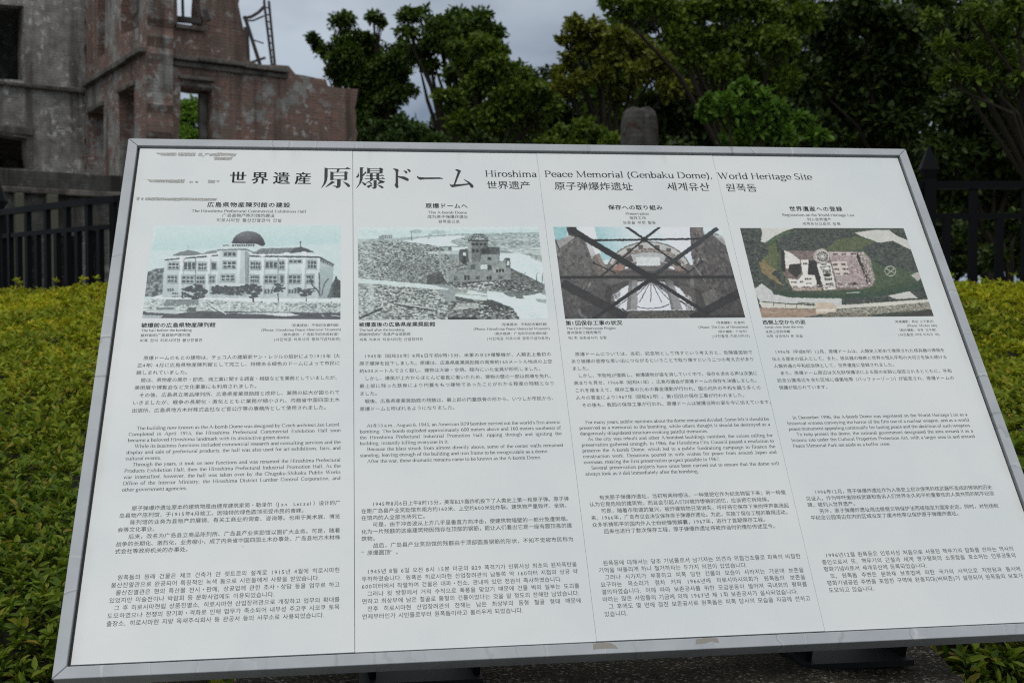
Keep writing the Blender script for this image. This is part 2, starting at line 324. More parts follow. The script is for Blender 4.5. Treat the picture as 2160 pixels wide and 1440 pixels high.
class Ink:                                    # glyphs of one block of lettering, joined into one mesh
    def __init__(s): s.V = []; s.F = []; s.n = 0
    def put(s, g, x, y, sx, sy_):
        V, T = g
        if len(V) == 0: return
        P = np.zeros((len(V), 3)); P[:, 0] = x + V[:, 0] * sx; P[:, 1] = y + V[:, 1] * sy_; P[:, 2] = ZI
        s.V.append(P); s.F.append(T + s.n); s.n += len(V)
    def build(s, name, m, parent):
        return mesh_np(name, np.concatenate(s.V), np.concatenate(s.F), m, parent)
def words_e(txt, sp): return sum(GLY[c][0] if c != ' ' else sp for c in txt)
def line(ink, lang, txt, x0, x1, y, em, just, wt=1.0, bold=0):
    """one line between x0 and x1 (metres) on baseline y; em = letter size"""
    if lang == 'e':
        ns = txt.count(' '); sp = .25
        if just and ns: sp = max(.12, ((x1 - x0) / em - words_e(txt, 0)) / ns)
        x = x0
        for ch in txt:
            if ch == ' ': x += sp * em; continue
            ink.put(serif(ch, wt), x, y, em, em); x += GLY[ch][0] * em
        return
    tot = sum(adv(c, lang) for c in txt); k = 1.0; sp = 0
    if just:
        ns = txt.count(' ')
        if lang == 'k' and ns: sp = ((x1 - x0) / em - tot) / ns
        else: k = (x1 - x0) / em / tot
    x = x0
    for ch in txt:
        a = adv(ch, lang)
        if ch != ' ':
            g = cjk(ch); full = ord(ch) >= 0x2000
            off = (a - 1.0) / 2 if full and lang == 'j' and ch in '（）' else 0
            gx = x + off * em * k
            offs = [(0, 0)] if not bold else ([(-.02, 0), (.02, 0), (0, .014), (0, -.014)] if bold == 2 else ([(-.008, 0), (.008, 0)] if bold == 1 else [(-.022, 0), (0, 0), (.022, 0)]))
            for ox, oy in offs: ink.put(g, gx + ox * em, y + oy * em, em * (k if k < 1 else 1), em)
        x += (a * k + (sp if ch == ' ' else 0)) * em
PARAS=[
(0, 'j', 0.123, 0.999, 1.259, 0.0378, ['^原爆ドームのもとの建物は、チェコ人の建築家ヤン・レツルの設計により1915年（大', '正4年）4月に広島県物産陳列館として完工し、特徴ある緑色のドームによって市民に', '親しまれていました。~', '^館は、県物産の展示・即売、商工業に関する調査・相談などを業務としていましたが、', '美術展や博覧会など文化事業にも利用されました。~', '^その後、広島県立商品陳列所、広島県産業奨励館と改称し、業務の拡大が図られて', 'いきましたが、戦争の長期化・激化とともに業務が縮小され、内務省中国四国土木', '出張所、広島県地方木材株式会社など官公庁等の事務所として使用されました。~']),
(0, 'e', 0.122, 1.003, 1.607, 0.0285, ['^The building now known as the A-bomb Dome was designed by Czech architect Jan Letzel.', 'Completed in April 1915, the Hiroshima Prefectural Commercial Exhibition Hall soon', 'became a beloved Hiroshima landmark with its distinctive green dome.~', '^While its business functions included commercial research and consulting services and the', 'display and sale of prefectural products, the hall was also used for art exhibitions, fairs, and', 'cultural events.~', '^Through the years, it took on new functions and was renamed the Hiroshima Prefectural', 'Products Exhibition Hall, then the Hiroshima Prefectural Industrial Promotion Hall. As the', 'war intensified, however, the hall was taken over by the Chugoku-Shikoku Public Works', 'Office of the Interior Ministry, the Hiroshima District Lumber Control Corporation, and', 'other government agencies.~']),
(0, 'c', 0.123, 1.003, 1.979, 0.0307, ['^^原子弹爆炸遗址原本的建筑物是由捷克建筑家简・勒泽尔（Jan  Letzel）设计的广', '岛县物产陈列馆，于1915年4月竣工。因独特的绿色圆顶而受市民的青睐。~', '^^陈列馆的业务为县物产的展销、有关工商业的调查、咨询等。也用于美术展、博览', '会等文化事业。~', '^^后来，改名为广岛县立商品陈列所、广岛县产业奖励馆以图扩大业务。可是，随着', '战争的长期化、激烈化，业务缩小，成了内务省中国四国土木办事处、广岛县地方木材株', '式会社等政府机关的办事处。~']),
(0, 'k', 0.123, 1.002, 2.273, 0.0307, ['^원폭돔의 원래 건물은 체코 건축가 얀 렛트르의 설계로 1915년 4월에 히로시마현', '물산진열관으로 완공되어 특징적인 녹색 돔으로 시민들에게 사랑을 받았습니다.~', '^물산진열관은 현의 특산물 전시・판매, 상공업에 관한 조사・상담 등을 업무로 하고', '있었지만 미술전이나 박람회 등 문화사업에도 이용되었습니다.~', '^그 후 히로시마현립 상품진열소, 히로시마현 산업장려관으로 개칭하고 업무의 확대를', '도모하였으나 전쟁의 장기화・격화로 인해 업무가 축소되어 내무성 주고쿠 시코쿠 토목', '출장소, 히로시마현 지방 목재주식회사 등 관공서 등의 사무소로 사용되었습니다.~']),
(1, 'j', 1.084, 1.959, 1.262, 0.039, ['^1945年（昭和20年）8月6日午前8時15分、米軍のＢ29爆撃機が、人類史上最初の', '原子爆弾を投下しました。原爆は、広島県産業奨励館の南東約160メートル地点の上空', '約600メートルでさく裂し、建物は大破・全焼、館内にいた全員が即死しました。~', '^しかし、爆風が上方からほとんど垂直に働いたため、建物の壁の一部は倒壊を免れ、', '最上部に残った鉄骨により円蓋をもつ建物であったことがわかる程度の残骸となり', 'ました。~', '^戦後、広島県産業奨励館の残骸は、最上部の円蓋鉄骨の形から、いつしか市民から、', '原爆ドームと呼ばれるようになりました。~']),
(1, 'e', 1.084, 1.963, 1.616, 0.0287, ["^At 8:15 a.m., August 6, 1945, an American B29 bomber carried out the world's first atomic", 'bombing. The bomb exploded approximately 600 meters above and 160 meters southeast of', 'the Hiroshima Prefectural Industrial Promotion Hall, ripping through and igniting the', 'building, instantly killing everyone in it.~', '^Because the blast struck from almost directly above, some of the center walls remained', 'standing, leaving enough of the building and iron frame to be recognizable as a dome.~', '^After the war, these dramatic remains came to be known as the A-bomb Dome.~']),
(1, 'c', 1.087, 1.961, 1.99, 0.0307, ['^^1945年8月6日上午8时15分，美军B29轰炸机投下了人类史上第一枚原子弹。原子弹', '在距广岛县产业奖励馆东南方约160米、上空约600米处炸裂。建筑物严重毁坏、全烧，', '在馆内的人全部当场死亡。~', '^^可是，由于冲击波从上方几乎呈垂直方向冲击，使建筑物墙壁的一部分免遭倒塌。', '化为一片残骸的这座建筑物因残存在顶部的钢筋，能让人们看出它是一座有圆顶盖的建', '筑物。~', '^^战后，广岛县产业奖励馆的残骸由于顶部圆盖钢筋的形状，不知不觉被市民称为', '“原爆圆顶”。~']),
(1, 'k', 1.087, 1.963, 2.285, 0.0309, ['^1945년 8월 6일 오전 8시 15분 미군의 B29 폭격기가 인류사상 최초의 원자폭탄을', '투하하였습니다. 원폭은 히로시마현 산업장려관의 남동쪽 약 160미터 지점의 상공 약', '600미터에서 작렬하여 건물은 대파・전소, 관내에 있던 전원이 즉사하였습니다.~', '^그러나 윗 방향에서 거의 수직으로 폭풍을 맞았기 때문에 건물 벽의 일부는 도괴를', '면하고 최상부에 남은 철골로 돔형의 건물이었다는 것을 알 정도의 잔해만 남았습니다.', '^전후 히로시마현 산업장려관의 잔해는 남은 최상부의 돔형 철골 형태 때문에', '언제부터인가 시민들로부터 원폭돔이라고 불리우게 되었습니다.~']),
(2, 'j', 2.046, 2.918, 1.264, 0.0387, ['^原爆ドームについては、当初、記念物として残すという考え方と、危険建造物で', 'あり被爆の悲惨な思い出につながるということで取り壊すという二つの考え方があり', 'ました。~', '^しかし、市街地が復興し、被爆建物が姿を消していく中で、保存を求める声は次第に', '高まりを見せ、1966年（昭和41年）、広島市議会が原爆ドームの保存を決議しました。', 'これを踏まえて、保存工事のための募金運動が行われ、国の内外の平和を願う多くの', '人々の寄金により1967年（昭和42年）、第1回目の保存工事が行われました。~', '^その後も、数回の保存工事が行われ、原爆ドームは被爆当時の姿を今に伝えています。~']),
(2, 'e', 2.045, 2.921, 1.62, 0.0282, ['^For many years, public opinions about the dome remained divided. Some felt it should be', 'preserved as a memorial to the bombing, while others thought it should be destroyed as a', 'dangerously dilapidated structure evoking painful memories.~', '^As the city was rebuilt and other A-bombed buildings vanished, the voices calling for', 'preservation gathered strength. In 1966, the Hiroshima City Council passed a resolution to', 'preserve the A-bomb Dome, which led to a public fundraising campaign to finance the', 'construction work. Donations poured in with wishes for peace from around Japan and', 'overseas, making the first preservation project possible in 1967.~', '^Several preservation projects have since been carried out to ensure that the dome will', 'always look as it did immediately after the bombing.~']),
(2, 'c', 2.046, 2.92, 1.989, 0.0312, ['^^有关原子弹爆炸遗址，当初有两种想法。一种是把它作为纪念物留下来；另一种是', '认为它是危险的建筑物，而且会引起人们对被炸惨祸的回忆，应该把它拆除掉。~', '^^可是，随着市街道的复兴，被炸建筑物日渐消失，呼吁将它保存下来的呼声高涨起', '来。1966年，广岛市议会决议保存原子弹爆炸遗址。为此，实施了保存工程的募捐活动。', '众多祈祷和平的国内外人士纷纷慷慨解囊，1967年，进行了首期保存工程。~', '^^后来也进行了数次保存工程，原子弹爆炸遗址将被炸当时的情形传述至今。~']),
(2, 'k', 2.049, 2.92, 2.285, 0.0309, ['^원폭돔에 대해서는 당초 기념물로서 남기자는 의견과 위험건조물로 피폭의 비참한', '기억을 떠올리게 하니 철거하자는 두가지 의견이 있었습니다.~', '^그러나 시가지가 부흥하고 피폭 당한 건물의 모습이 사라지는 가운데 보존을', '요구하는 목소리가 점차 커져 1966년에 히로시마시의회가 원폭돔의 보존을', '결의하였습니다. 이에 따라 보존공사를 위한 모금운동이 벌어져 국내외의 평화를', '바라는 많은 사람들의 기금에 의해 1967년 제 1회 보존공사가 실시되었습니다.~', '^그 후에도 몇 번에 걸친 보존공사로 원폭돔은 피폭 당시의 모습을 지금에 전하고', '있습니다.~']),
(3, 'j', 3.004, 3.878, 1.264, 0.0391, ['^1996年（平成8年）12月、原爆ドームは、人類史上初めて使用された核兵器の惨禍を', '伝える歴史の証人として、また、核兵器の廃絶と世界の恒久平和の大切さを訴え続ける', '人類共通の平和記念碑として、世界遺産に登録されました。~', '^また、原爆ドーム周辺は文化財保護法による国の史跡に指定されるとともに、平和', '記念公園周辺を含む区域に緩衝地帯（バッファーゾーン）が設定され、原爆ドームの', '保護が図られています。~']),
(3, 'e', 3.003, 3.88, 1.617, 0.0288, ['^In December 1996, the A-bomb Dome was registered on the World Heritage List as a', 'historical witness conveying the horror of the first use of a nuclear weapon, and as a world', 'peace monument appealing continually for lasting peace and the abolition of such weapons.', '^To help protect the dome, the national government designated the area around it as a', 'historic site under the Cultural Properties Protection Act, with a larger area in and around', 'Peace Memorial Park set aside as a buffer zone.~']),
(3, 'c', 3.004, 3.879, 1.992, 0.0302, ['^^1996年12月，原子弹爆炸遗址作为人类史上初次使用的核武器所造成的惨祸的历史', '见证人，作为呼吁废除核武器和告诉人们世界永久和平的重要性的人类共同的和平纪念', '碑，被列入世界遗产。~', '^^另外，原子弹爆炸遗址周边根据文物保护法而被指定为国家史迹。同时，对包括和', '平纪念公园周边在内的区域设定了缓冲地带以保护原子弹爆炸遗址。~']),
(3, 'k', 3.006, 3.881, 2.286, 0.0307, ['^1996년12월 원폭돔은 인류사상 처음으로 사용된 핵무기의 참화를 전하는 역사의', '증인으로서 또, 핵무기의 근절과 세계 영구평화의 소중함을 호소하는 인류공통의', '평화기념비로서 세계유산에 등록되었습니다.~', '^또, 원폭돔 주변은 문화재 보호법에 의한 국가의 사적으로 지정됨과 동시에', '평화기념공원 주변을 포함한 구역에 완충지대(버퍼존)가 설정되어 원폭돔의 보호가', '도모되고 있습니다.~']),
]
SLINES=[
(0, 'heading', 'j', 2, 0.361, 0.759, 0.387, '広島県物産陳列館の建設'),
(0, 'heading', 'e', 0, 0.291, 0.832, 0.42, 'The Hiroshima Prefectural Commercial Exhibition Hall'),
(0, 'heading', 'c', 0, 0.435, 0.684, 0.449, '广岛县物产陈列馆的建设'),
(0, 'heading', 'k', 0, 0.41, 0.719, 0.479, '히로시마현 물산진열관의 건설'),
(1, 'heading', 'j', 2, 1.414, 1.627, 0.386, '原爆ドームへ'),
(1, 'heading', 'e', 0, 1.427, 1.617, 0.421, 'The A-bomb Dome'),
(1, 'heading', 'c', 0, 1.421, 1.623, 0.451, '成为原子弹爆炸遗址'),
(1, 'heading', 'k', 0, 1.473, 1.581, 0.481, '원폭돔으로'),
(2, 'heading', 'j', 2, 2.338, 2.623, 0.389, '保存への取り組み'),
(2, 'heading', 'e', 0, 2.422, 2.543, 0.422, 'Preservation'),
(2, 'heading', 'c', 0, 2.438, 2.525, 0.452, '保存工作'),
(2, 'heading', 'k', 0, 2.401, 2.572, 0.483, '보존을 위한 활동'),
(3, 'heading', 'j', 2, 3.293, 3.583, 0.391, '世界遺産への登録'),
(3, 'heading', 'e', 0, 3.246, 3.635, 0.425, 'Registration on the World Heritage List'),
(3, 'heading', 'c', 0, 3.373, 3.504, 0.456, '列入世界遗产'),
(3, 'heading', 'k', 0, 3.34, 3.548, 0.486, '세계유산으로의 등록'),
(0, 'caption', 'j', 2, 0.12, 0.445, 1.087, '被爆前の広島県物産陳列館'),
(0, 'caption', 'e', 0, 0.122, 0.342, 1.109, 'The hall before the bombing'),
(0, 'caption', 'c', 0, 0.122, 0.338, 1.137, '被炸前的广岛县物产陈列馆'),
(0, 'caption', 'k', 0, 0.122, 0.393, 1.165, '피폭 전의 히로시마현 물산진열관'),
(1, 'caption', 'j', 2, 1.083, 1.434, 1.092, '被爆直後の広島県産業奨励館'),
(1, 'caption', 'e', 0, 1.084, 1.29, 1.116, 'The hall after the bombing'),
(1, 'caption', 'c', 0, 1.084, 1.318, 1.142, '刚被炸后的广岛县产业奖励馆'),
(1, 'caption', 'k', 0, 1.085, 1.374, 1.171, '피폭 직후의 히로시마현 산업장려관'),
(2, 'caption', 'j', 2, 2.043, 2.315, 1.093, '第1回保存工事の状況'),
(2, 'caption', 'e', 0, 2.044, 2.278, 1.117, 'The First Preservation Project'),
(2, 'caption', 'c', 0, 2.044, 2.206, 1.142, '首次保存工程的情况'),
(2, 'caption', 'k', 0, 2.046, 2.23, 1.172, '제1회 보존공사의 상황'),
(3, 'caption', 'j', 2, 3.002, 3.217, 1.096, '西側上空からの姿'),
(3, 'caption', 'e', 0, 3.004, 3.2, 1.118, 'Aerial view from the west'),
(3, 'caption', 'c', 0, 3.005, 3.128, 1.146, '从西上空的鸟瞰'),
(3, 'caption', 'k', 0, 3.004, 3.185, 1.173, '서쪽 상공에서 본 모습'),
(0, 'credit', 'j', 0, 0.771, 1.002, 1.089, '（写真提供：平和記念資料館）'),
(0, 'credit', 'e', 0, 0.647, 1.003, 1.112, '(Photo: Hiroshima Peace Memorial Museum)'),
(0, 'credit', 'c', 0, 0.73, 1.003, 1.139, '（照片提供：广岛和平纪念资料馆）'),
(0, 'credit', 'k', 0, 0.704, 1.003, 1.166, '(사진제공:히로시마 평화기념자료관)'),
(1, 'credit', 'j', 0, 1.731, 1.965, 1.093, '（写真提供：平和記念資料館）'),
(1, 'credit', 'e', 0, 1.608, 1.965, 1.116, '(Photo: Hiroshima Peace Memorial Museum)'),
(1, 'credit', 'c', 0, 1.693, 1.964, 1.144, '（照片提供：广岛和平纪念资料馆）'),
(1, 'credit', 'k', 0, 1.666, 1.963, 1.172, '(사진제공:히로시마 평화기념자료관)'),
(2, 'credit', 'j', 0, 2.764, 2.923, 1.092, '（写真撮影：広島市）'),
(2, 'credit', 'e', 0, 2.68, 2.924, 1.116, '(Photo: The City of Hiroshima)'),
(2, 'credit', 'c', 0, 2.761, 2.924, 1.143, '（照片摄影：广岛市）'),
(2, 'credit', 'k', 0, 2.739, 2.924, 1.17, '(사진촬영:히로시마시)'),
(3, 'credit', 'j', 0, 3.661, 3.881, 1.094, '（写真撮影：井出 三千男氏）'),
(3, 'credit', 'e', 0, 3.726, 3.881, 1.117, '(Photo: Michio Ide)'),
(3, 'credit', 'c', 0, 3.67, 3.882, 1.144, '（照片摄影：井手 三千男）'),
(3, 'credit', 'k', 0, 3.667, 3.881, 1.171, '(사진촬영:이데 미치오 씨)'),
(-1, 'title_lettering', 'e', 1, 1.725, 1.991, 0.176, 'Hiroshima'),
(-1, 'title_lettering', 'e', 1, 2.032, 2.922, 0.174, 'Peace Memorial (Genbaku Dome),'),
(-1, 'title_lettering', 'e', 1, 2.951, 3.465, 0.176, 'World Heritage Site'),
(-1, 'title_lettering', 'c', 1, 1.728, 1.955, 0.257, '世界遗产'),
(-1, 'title_lettering', 'c', 1, 2.076, 2.486, 0.26, '原子弹爆炸遗址'),
(-1, 'title_lettering', 'k', 1, 2.664, 2.896, 0.259, '세계유산'),
(-1, 'title_lettering', 'k', 1, 2.979, 3.149, 0.262, '원폭돔'),
(-1, 'title_lettering', 'j', 3, 0.456, 0.85, 0.237, '世界遺産'),
]
load_glyphs([c for P_ in PARAS if P_[1] != 'e' for s in P_[6] for c in s if c not in ' ^~'] + [c for s in SLINES if s[2] != 'e' for c in s[7] if c != ' '])
for col, lang, u0, u1, v0, pitch, lines in PARAS:
    ink = Ink(); x0, x1 = lx(u0), lx(u1); L = []
    for s in lines:
        ind = len(s) - len(s.lstrip('^')); s = s.lstrip('^'); just = not s.endswith('~'); L.append((ind, s.rstrip('~'), just))
    W = x1 - x0
    if lang == 'e':
        em = min((W - (.0 if not i else .028 * U)) / words_e(s, .22) for i, s, j in L if j); indw = 0.030 * U
    elif lang == 'k':
        em = min(W / (sum(adv(c, 'k') for c in s) + (.9 if i else 0)) for i, s, j in L if j); indw = 0.9 * em
    else:
        tots = sorted((sum(adv(c, lang) for c in s) + i) for i, s, j in L if j); em = W / tots[len(tots) // 2]; indw = em
    if lang == 'c': em = min(em, 0.0262 * U)
    for r, (ind, s, just) in enumerate(L):
        y = ly(v0 + pitch * r) + (0.07 * em if lang != 'e' else 0)
        line(ink, lang, s, x0 + ind * indw, x1, y, em, just, wt=.95)
    ink.build('paragraph', mink2, panels[col])
blocks = {}
for n_, (col, name, lang, bold, u0, u1, v, s) in enumerate(SLINES): blocks.setdefault((col, name) if col >= 0 else (-1 - n_, name), []).append((lang, bold, u0, u1, v, s))
# the brush-like title characters, drawn as outlines in a 2160 x 420 box
TITLE = [
 [(147,80),(187,88),(187,200),(178,250),(160,292),(115,342),(110,338),(135,290),(147,235)],[(180,92),(470,92),(470,101),(180,101)],[(400,93),(435,75),(470,98),(470,101)],[(302,98),(342,98),(315,142),(298,140)],
 [(220,128),(260,140),(260,240),(220,246)],[(258,138),(400,138),(400,146),(258,146)],[(385,146),(395,138),(412,126),(445,152),(432,157)],[(395,142),(432,150),(432,238),(395,246)],[(258,182),(397,182),(397,190),(258,190)],[(258,228),(397,228),(397,236),(258,236)],
 [(305,232),(350,232),(350,315),(335,338),(300,346),(290,330),(255,318),(258,312),(305,315)],[(240,252),(283,268),(170,332),(163,326)],[(375,258),(440,282),(468,310),(462,330),(440,330),(415,300)],
 [(567,138),(580,185),(572,205),(550,214),(540,205),(560,180)],[(588,78),(638,80),(625,95),(625,230),(605,280),(550,347),(545,343),(580,285),(590,220)],[(622,175),(660,132),(675,145),(622,200)],[(618,262),(650,280),(675,290),(665,312),(645,312),(616,276)],
 [(680,82),(715,92),(715,155),(680,162)],[(712,92),(840,92),(840,100),(712,100)],[(828,97),(845,82),(887,105),(875,114)],[(835,95),(875,100),(875,155),(835,162)],[(712,121),(838,121),(838,129),(712,129)],[(712,149),(838,149),(838,157),(712,157)],
 [(715,157),(750,157),(750,237),(715,237)],[(795,157),(833,157),(833,237),(795,237)],[(667,183),(893,183),(893,191),(667,191)],[(845,184),(865,172),(893,187)],[(650,222),(905,222),(905,230),(650,230)],[(850,224),(872,208),(905,226)],
 [(732,228),(768,232),(700,275),(670,280),(668,272),(710,255)],[(798,230),(835,240),(905,262),(880,285),(850,275)],[(760,245),(800,245),(800,335),(785,352),(758,354),(735,332),(762,335)],[(705,262),(745,285),(740,297),(720,292)],[(725,300),(755,308),(695,345),(672,320)],[(800,298),(870,318),(890,345),(862,348)],[(855,255),(905,262),(828,295),(806,285)],
 [(1000,100),(1020,95),(1060,100),(1080,118),(1070,140),(1070,300),(1075,335),(1060,348),(1042,340),(1025,305),(1038,280),(1040,150),(1032,118)],[(1066,192),(1150,200),(1200,225),(1207,245),(1190,258),(1170,250),(1066,206)],[(1135,120),(1175,128),(1190,145),(1180,163),(1168,160)],[(1178,100),(1215,108),(1233,130),(1222,143),(1210,140)],
 [(1308,195),(1318,192),(1330,205),(1400,212),(1600,212),(1637,222),(1637,232),(1400,235),(1355,243),(1330,232),(1312,215)],
 [(1795,115),(1815,107),(1850,115),(1875,133),(1860,155),(1795,308),(1773,310),(1828,150),(1830,140)],[(1722,292),(1745,306),(1975,290),(1980,305),(1780,335),(1760,340),(1735,325)],[(1905,232),(1985,275),(2028,315),(2030,338),(2010,348),(1990,335),(1965,290),(1905,238)]]
TC = [(0.860, 0.0865), (1.7225, 0.0685), (1.711, 0.290), (0.861, 0.302)]
def quadmap(c, s, t_): return tuple(((1 - s) * (1 - t_)) * c[0][k] + s * (1 - t_) * c[1][k] + s * t_ * c[2][k] + (1 - s) * t_ * c[3][k] for k in (0, 1))
for (col, name), rows in blocks.items():
    ink = Ink()
    for lang, bold, u0, u1, v, s in rows:
        x0, x1 = lx(u0), lx(u1)
        if lang == 'e': em = (x1 - x0) / (words_e(s, .25) - .04)
        else: em = (x1 - x0) / sum(adv(c, lang) for c in s)
        hcap = {'heading': .034, 'caption': .034, 'credit': .028, 'title_lettering': .2}[name] * U
        y = ly(v) + (0.07 * min(em, hcap) if lang != 'e' else 0)
        if lang == 'e':
            if name == 'title_lettering': em *= 1.0
            tot = words_e(s, .25)
            line(ink, lang, s, x0, x1, y, em, False, wt=1.0)
        else: line(ink, lang, s, x0, x1 + (.028 * U if bold == 3 else 0), y, min(em, hcap) * (.86 if bold == 3 else 1), True, bold=bold)
    ink.build(name, mink if name != 'credit' else mink2, board if col < 0 else panels[col])
for a_, b_ in ((0, 13), (13, 36), (36, 40), (40, 41), (41, 44)):         # one object per large character
    ink = Ink()
    for poly in TITLE[a_:b_]:
        P3 = [Vector((lx(u), ly(v), 0)) for u, v in (quadmap(TC, px / 2160, py / 420) for px, py in poly)]
        ink.put((np.array([(p.x, p.y) for p in P3]), np.array(tessellate_polygon([P3]), dtype=np.int32)), 0, 0, 1, 1)
    ink.build('title_lettering', mink, board)
COL.objects.unlink(_fo); bpy.data.objects.remove(_fo)

# leftovers of sticky tape on the first panel and on the lower rail
mtape = mat('tape_residue_grey', lin((172, 171, 164)), 0.9); t = NT(mtape)
t.l(t.ramp(t.noise(t.obj(), 420, 2), [(0.42, lin((150, 149, 143))), (0.6, lin((205, 205, 200)))]), t.b.inputs['Base Color'])
STRIPS = [[[(0.0903,0.0416),(0.1923,0.0384),(0.191,0.0599),(0.1257,0.0603)],[(0.1997,0.0381),(0.2839,0.0372),(0.2823,0.0595),(0.1995,0.0604)],[(0.2984,0.0391),(0.3185,0.0385),(0.3107,0.0531),(0.3369,0.0587),(0.3198,0.0616),(0.2966,0.0583)],[(0.3243,0.04),(0.3461,0.0377),(0.3489,0.0472),(0.3318,0.0509)],[(0.3504,0.0416),(0.405,0.0344),(0.4838,0.0402),(0.4787,0.0579),(0.4584,0.0601),(0.4523,0.0539),(0.3513,0.0583)],[(0.3717,0.0625),(0.4673,0.0631),(0.4595,0.084),(0.3786,0.0846)]],[[(0.0425,0.213),(0.0675,0.2139),(0.0679,0.2177)],[(0.0677,0.2162),(0.2465,0.2133),(0.2424,0.2366),(0.1666,0.2353),(0.0831,0.2342)],[(0.2679,0.2221),(0.2849,0.224),(0.2846,0.2364),(0.2677,0.236)],[(0.2922,0.2231),(0.3109,0.2234),(0.3071,0.2358),(0.2958,0.2346)],[(0.3558,0.2154),(0.39,0.2162),(0.3893,0.2363),(0.3541,0.2356)],[(0.3941,0.2176),(0.4141,0.2187),(0.4005,0.233)]],[[(0.0276,0.3288),(0.0423,0.3284),(0.0419,0.3487),(0.031,0.3489)],[(0.0482,0.3336),(0.0613,0.3318),(0.0595,0.3498),(0.0516,0.347)],[(0.0688,0.3301),(0.4056,0.331),(0.4044,0.3417),(0.398,0.3479),(0.1199,0.3501),(0.0674,0.3467)]]]
for st in STRIPS:
    V, F = [], []
    for poly in st:
        P = []
        for k, (px, py) in enumerate(poly):
            qx, qy = poly[(k + 1) % len(poly)]
            for j in range(6):
                a = j / 6; P.append((px + (qx - px) * a + random.uniform(-.0012, .0012), py + (qy - py) * a + random.uniform(-.0012, .0012)))
        P3 = [Vector((lx(p[0]), ly(p[1]), 0.00012)) for p in P]; b = len(V); V += [tuple(p) for p in P3]
        F += [tuple(i + b for i in f_) for f_ in tessellate_polygon([P3])]
    me = bpy.data.meshes.new('tape_residue'); me.from_pydata(V, [], F); link('tape_residue', me, mtape, panels[0])
for xs, ys in (([1.988, 2.03, 2.06, 2.075, 2.085, 2.04, 1.985], [2.611, 2.609, 2.612, 2.622, 2.635, 2.633, 2.634]), ([2.405, 2.44, 2.492, 2.497, 2.47, 2.485, 2.44, 2.40], [2.613, 2.609, 2.611, 2.63, 2.626, 2.618, 2.63, 2.632])):
    P3 = [Vector((lx(a), ly(b), ZF + 0.0002)) for a, b in zip(xs, ys)]
    me = bpy.data.meshes.new('tape_residue'); me.from_pydata([tuple(p) for p in P3], [], [tuple(f_) for f_ in tessellate_polygon([P3])]); link('tape_residue', me, mat('tape_residue_brown', lin((150, 145, 136)), .9), rl)

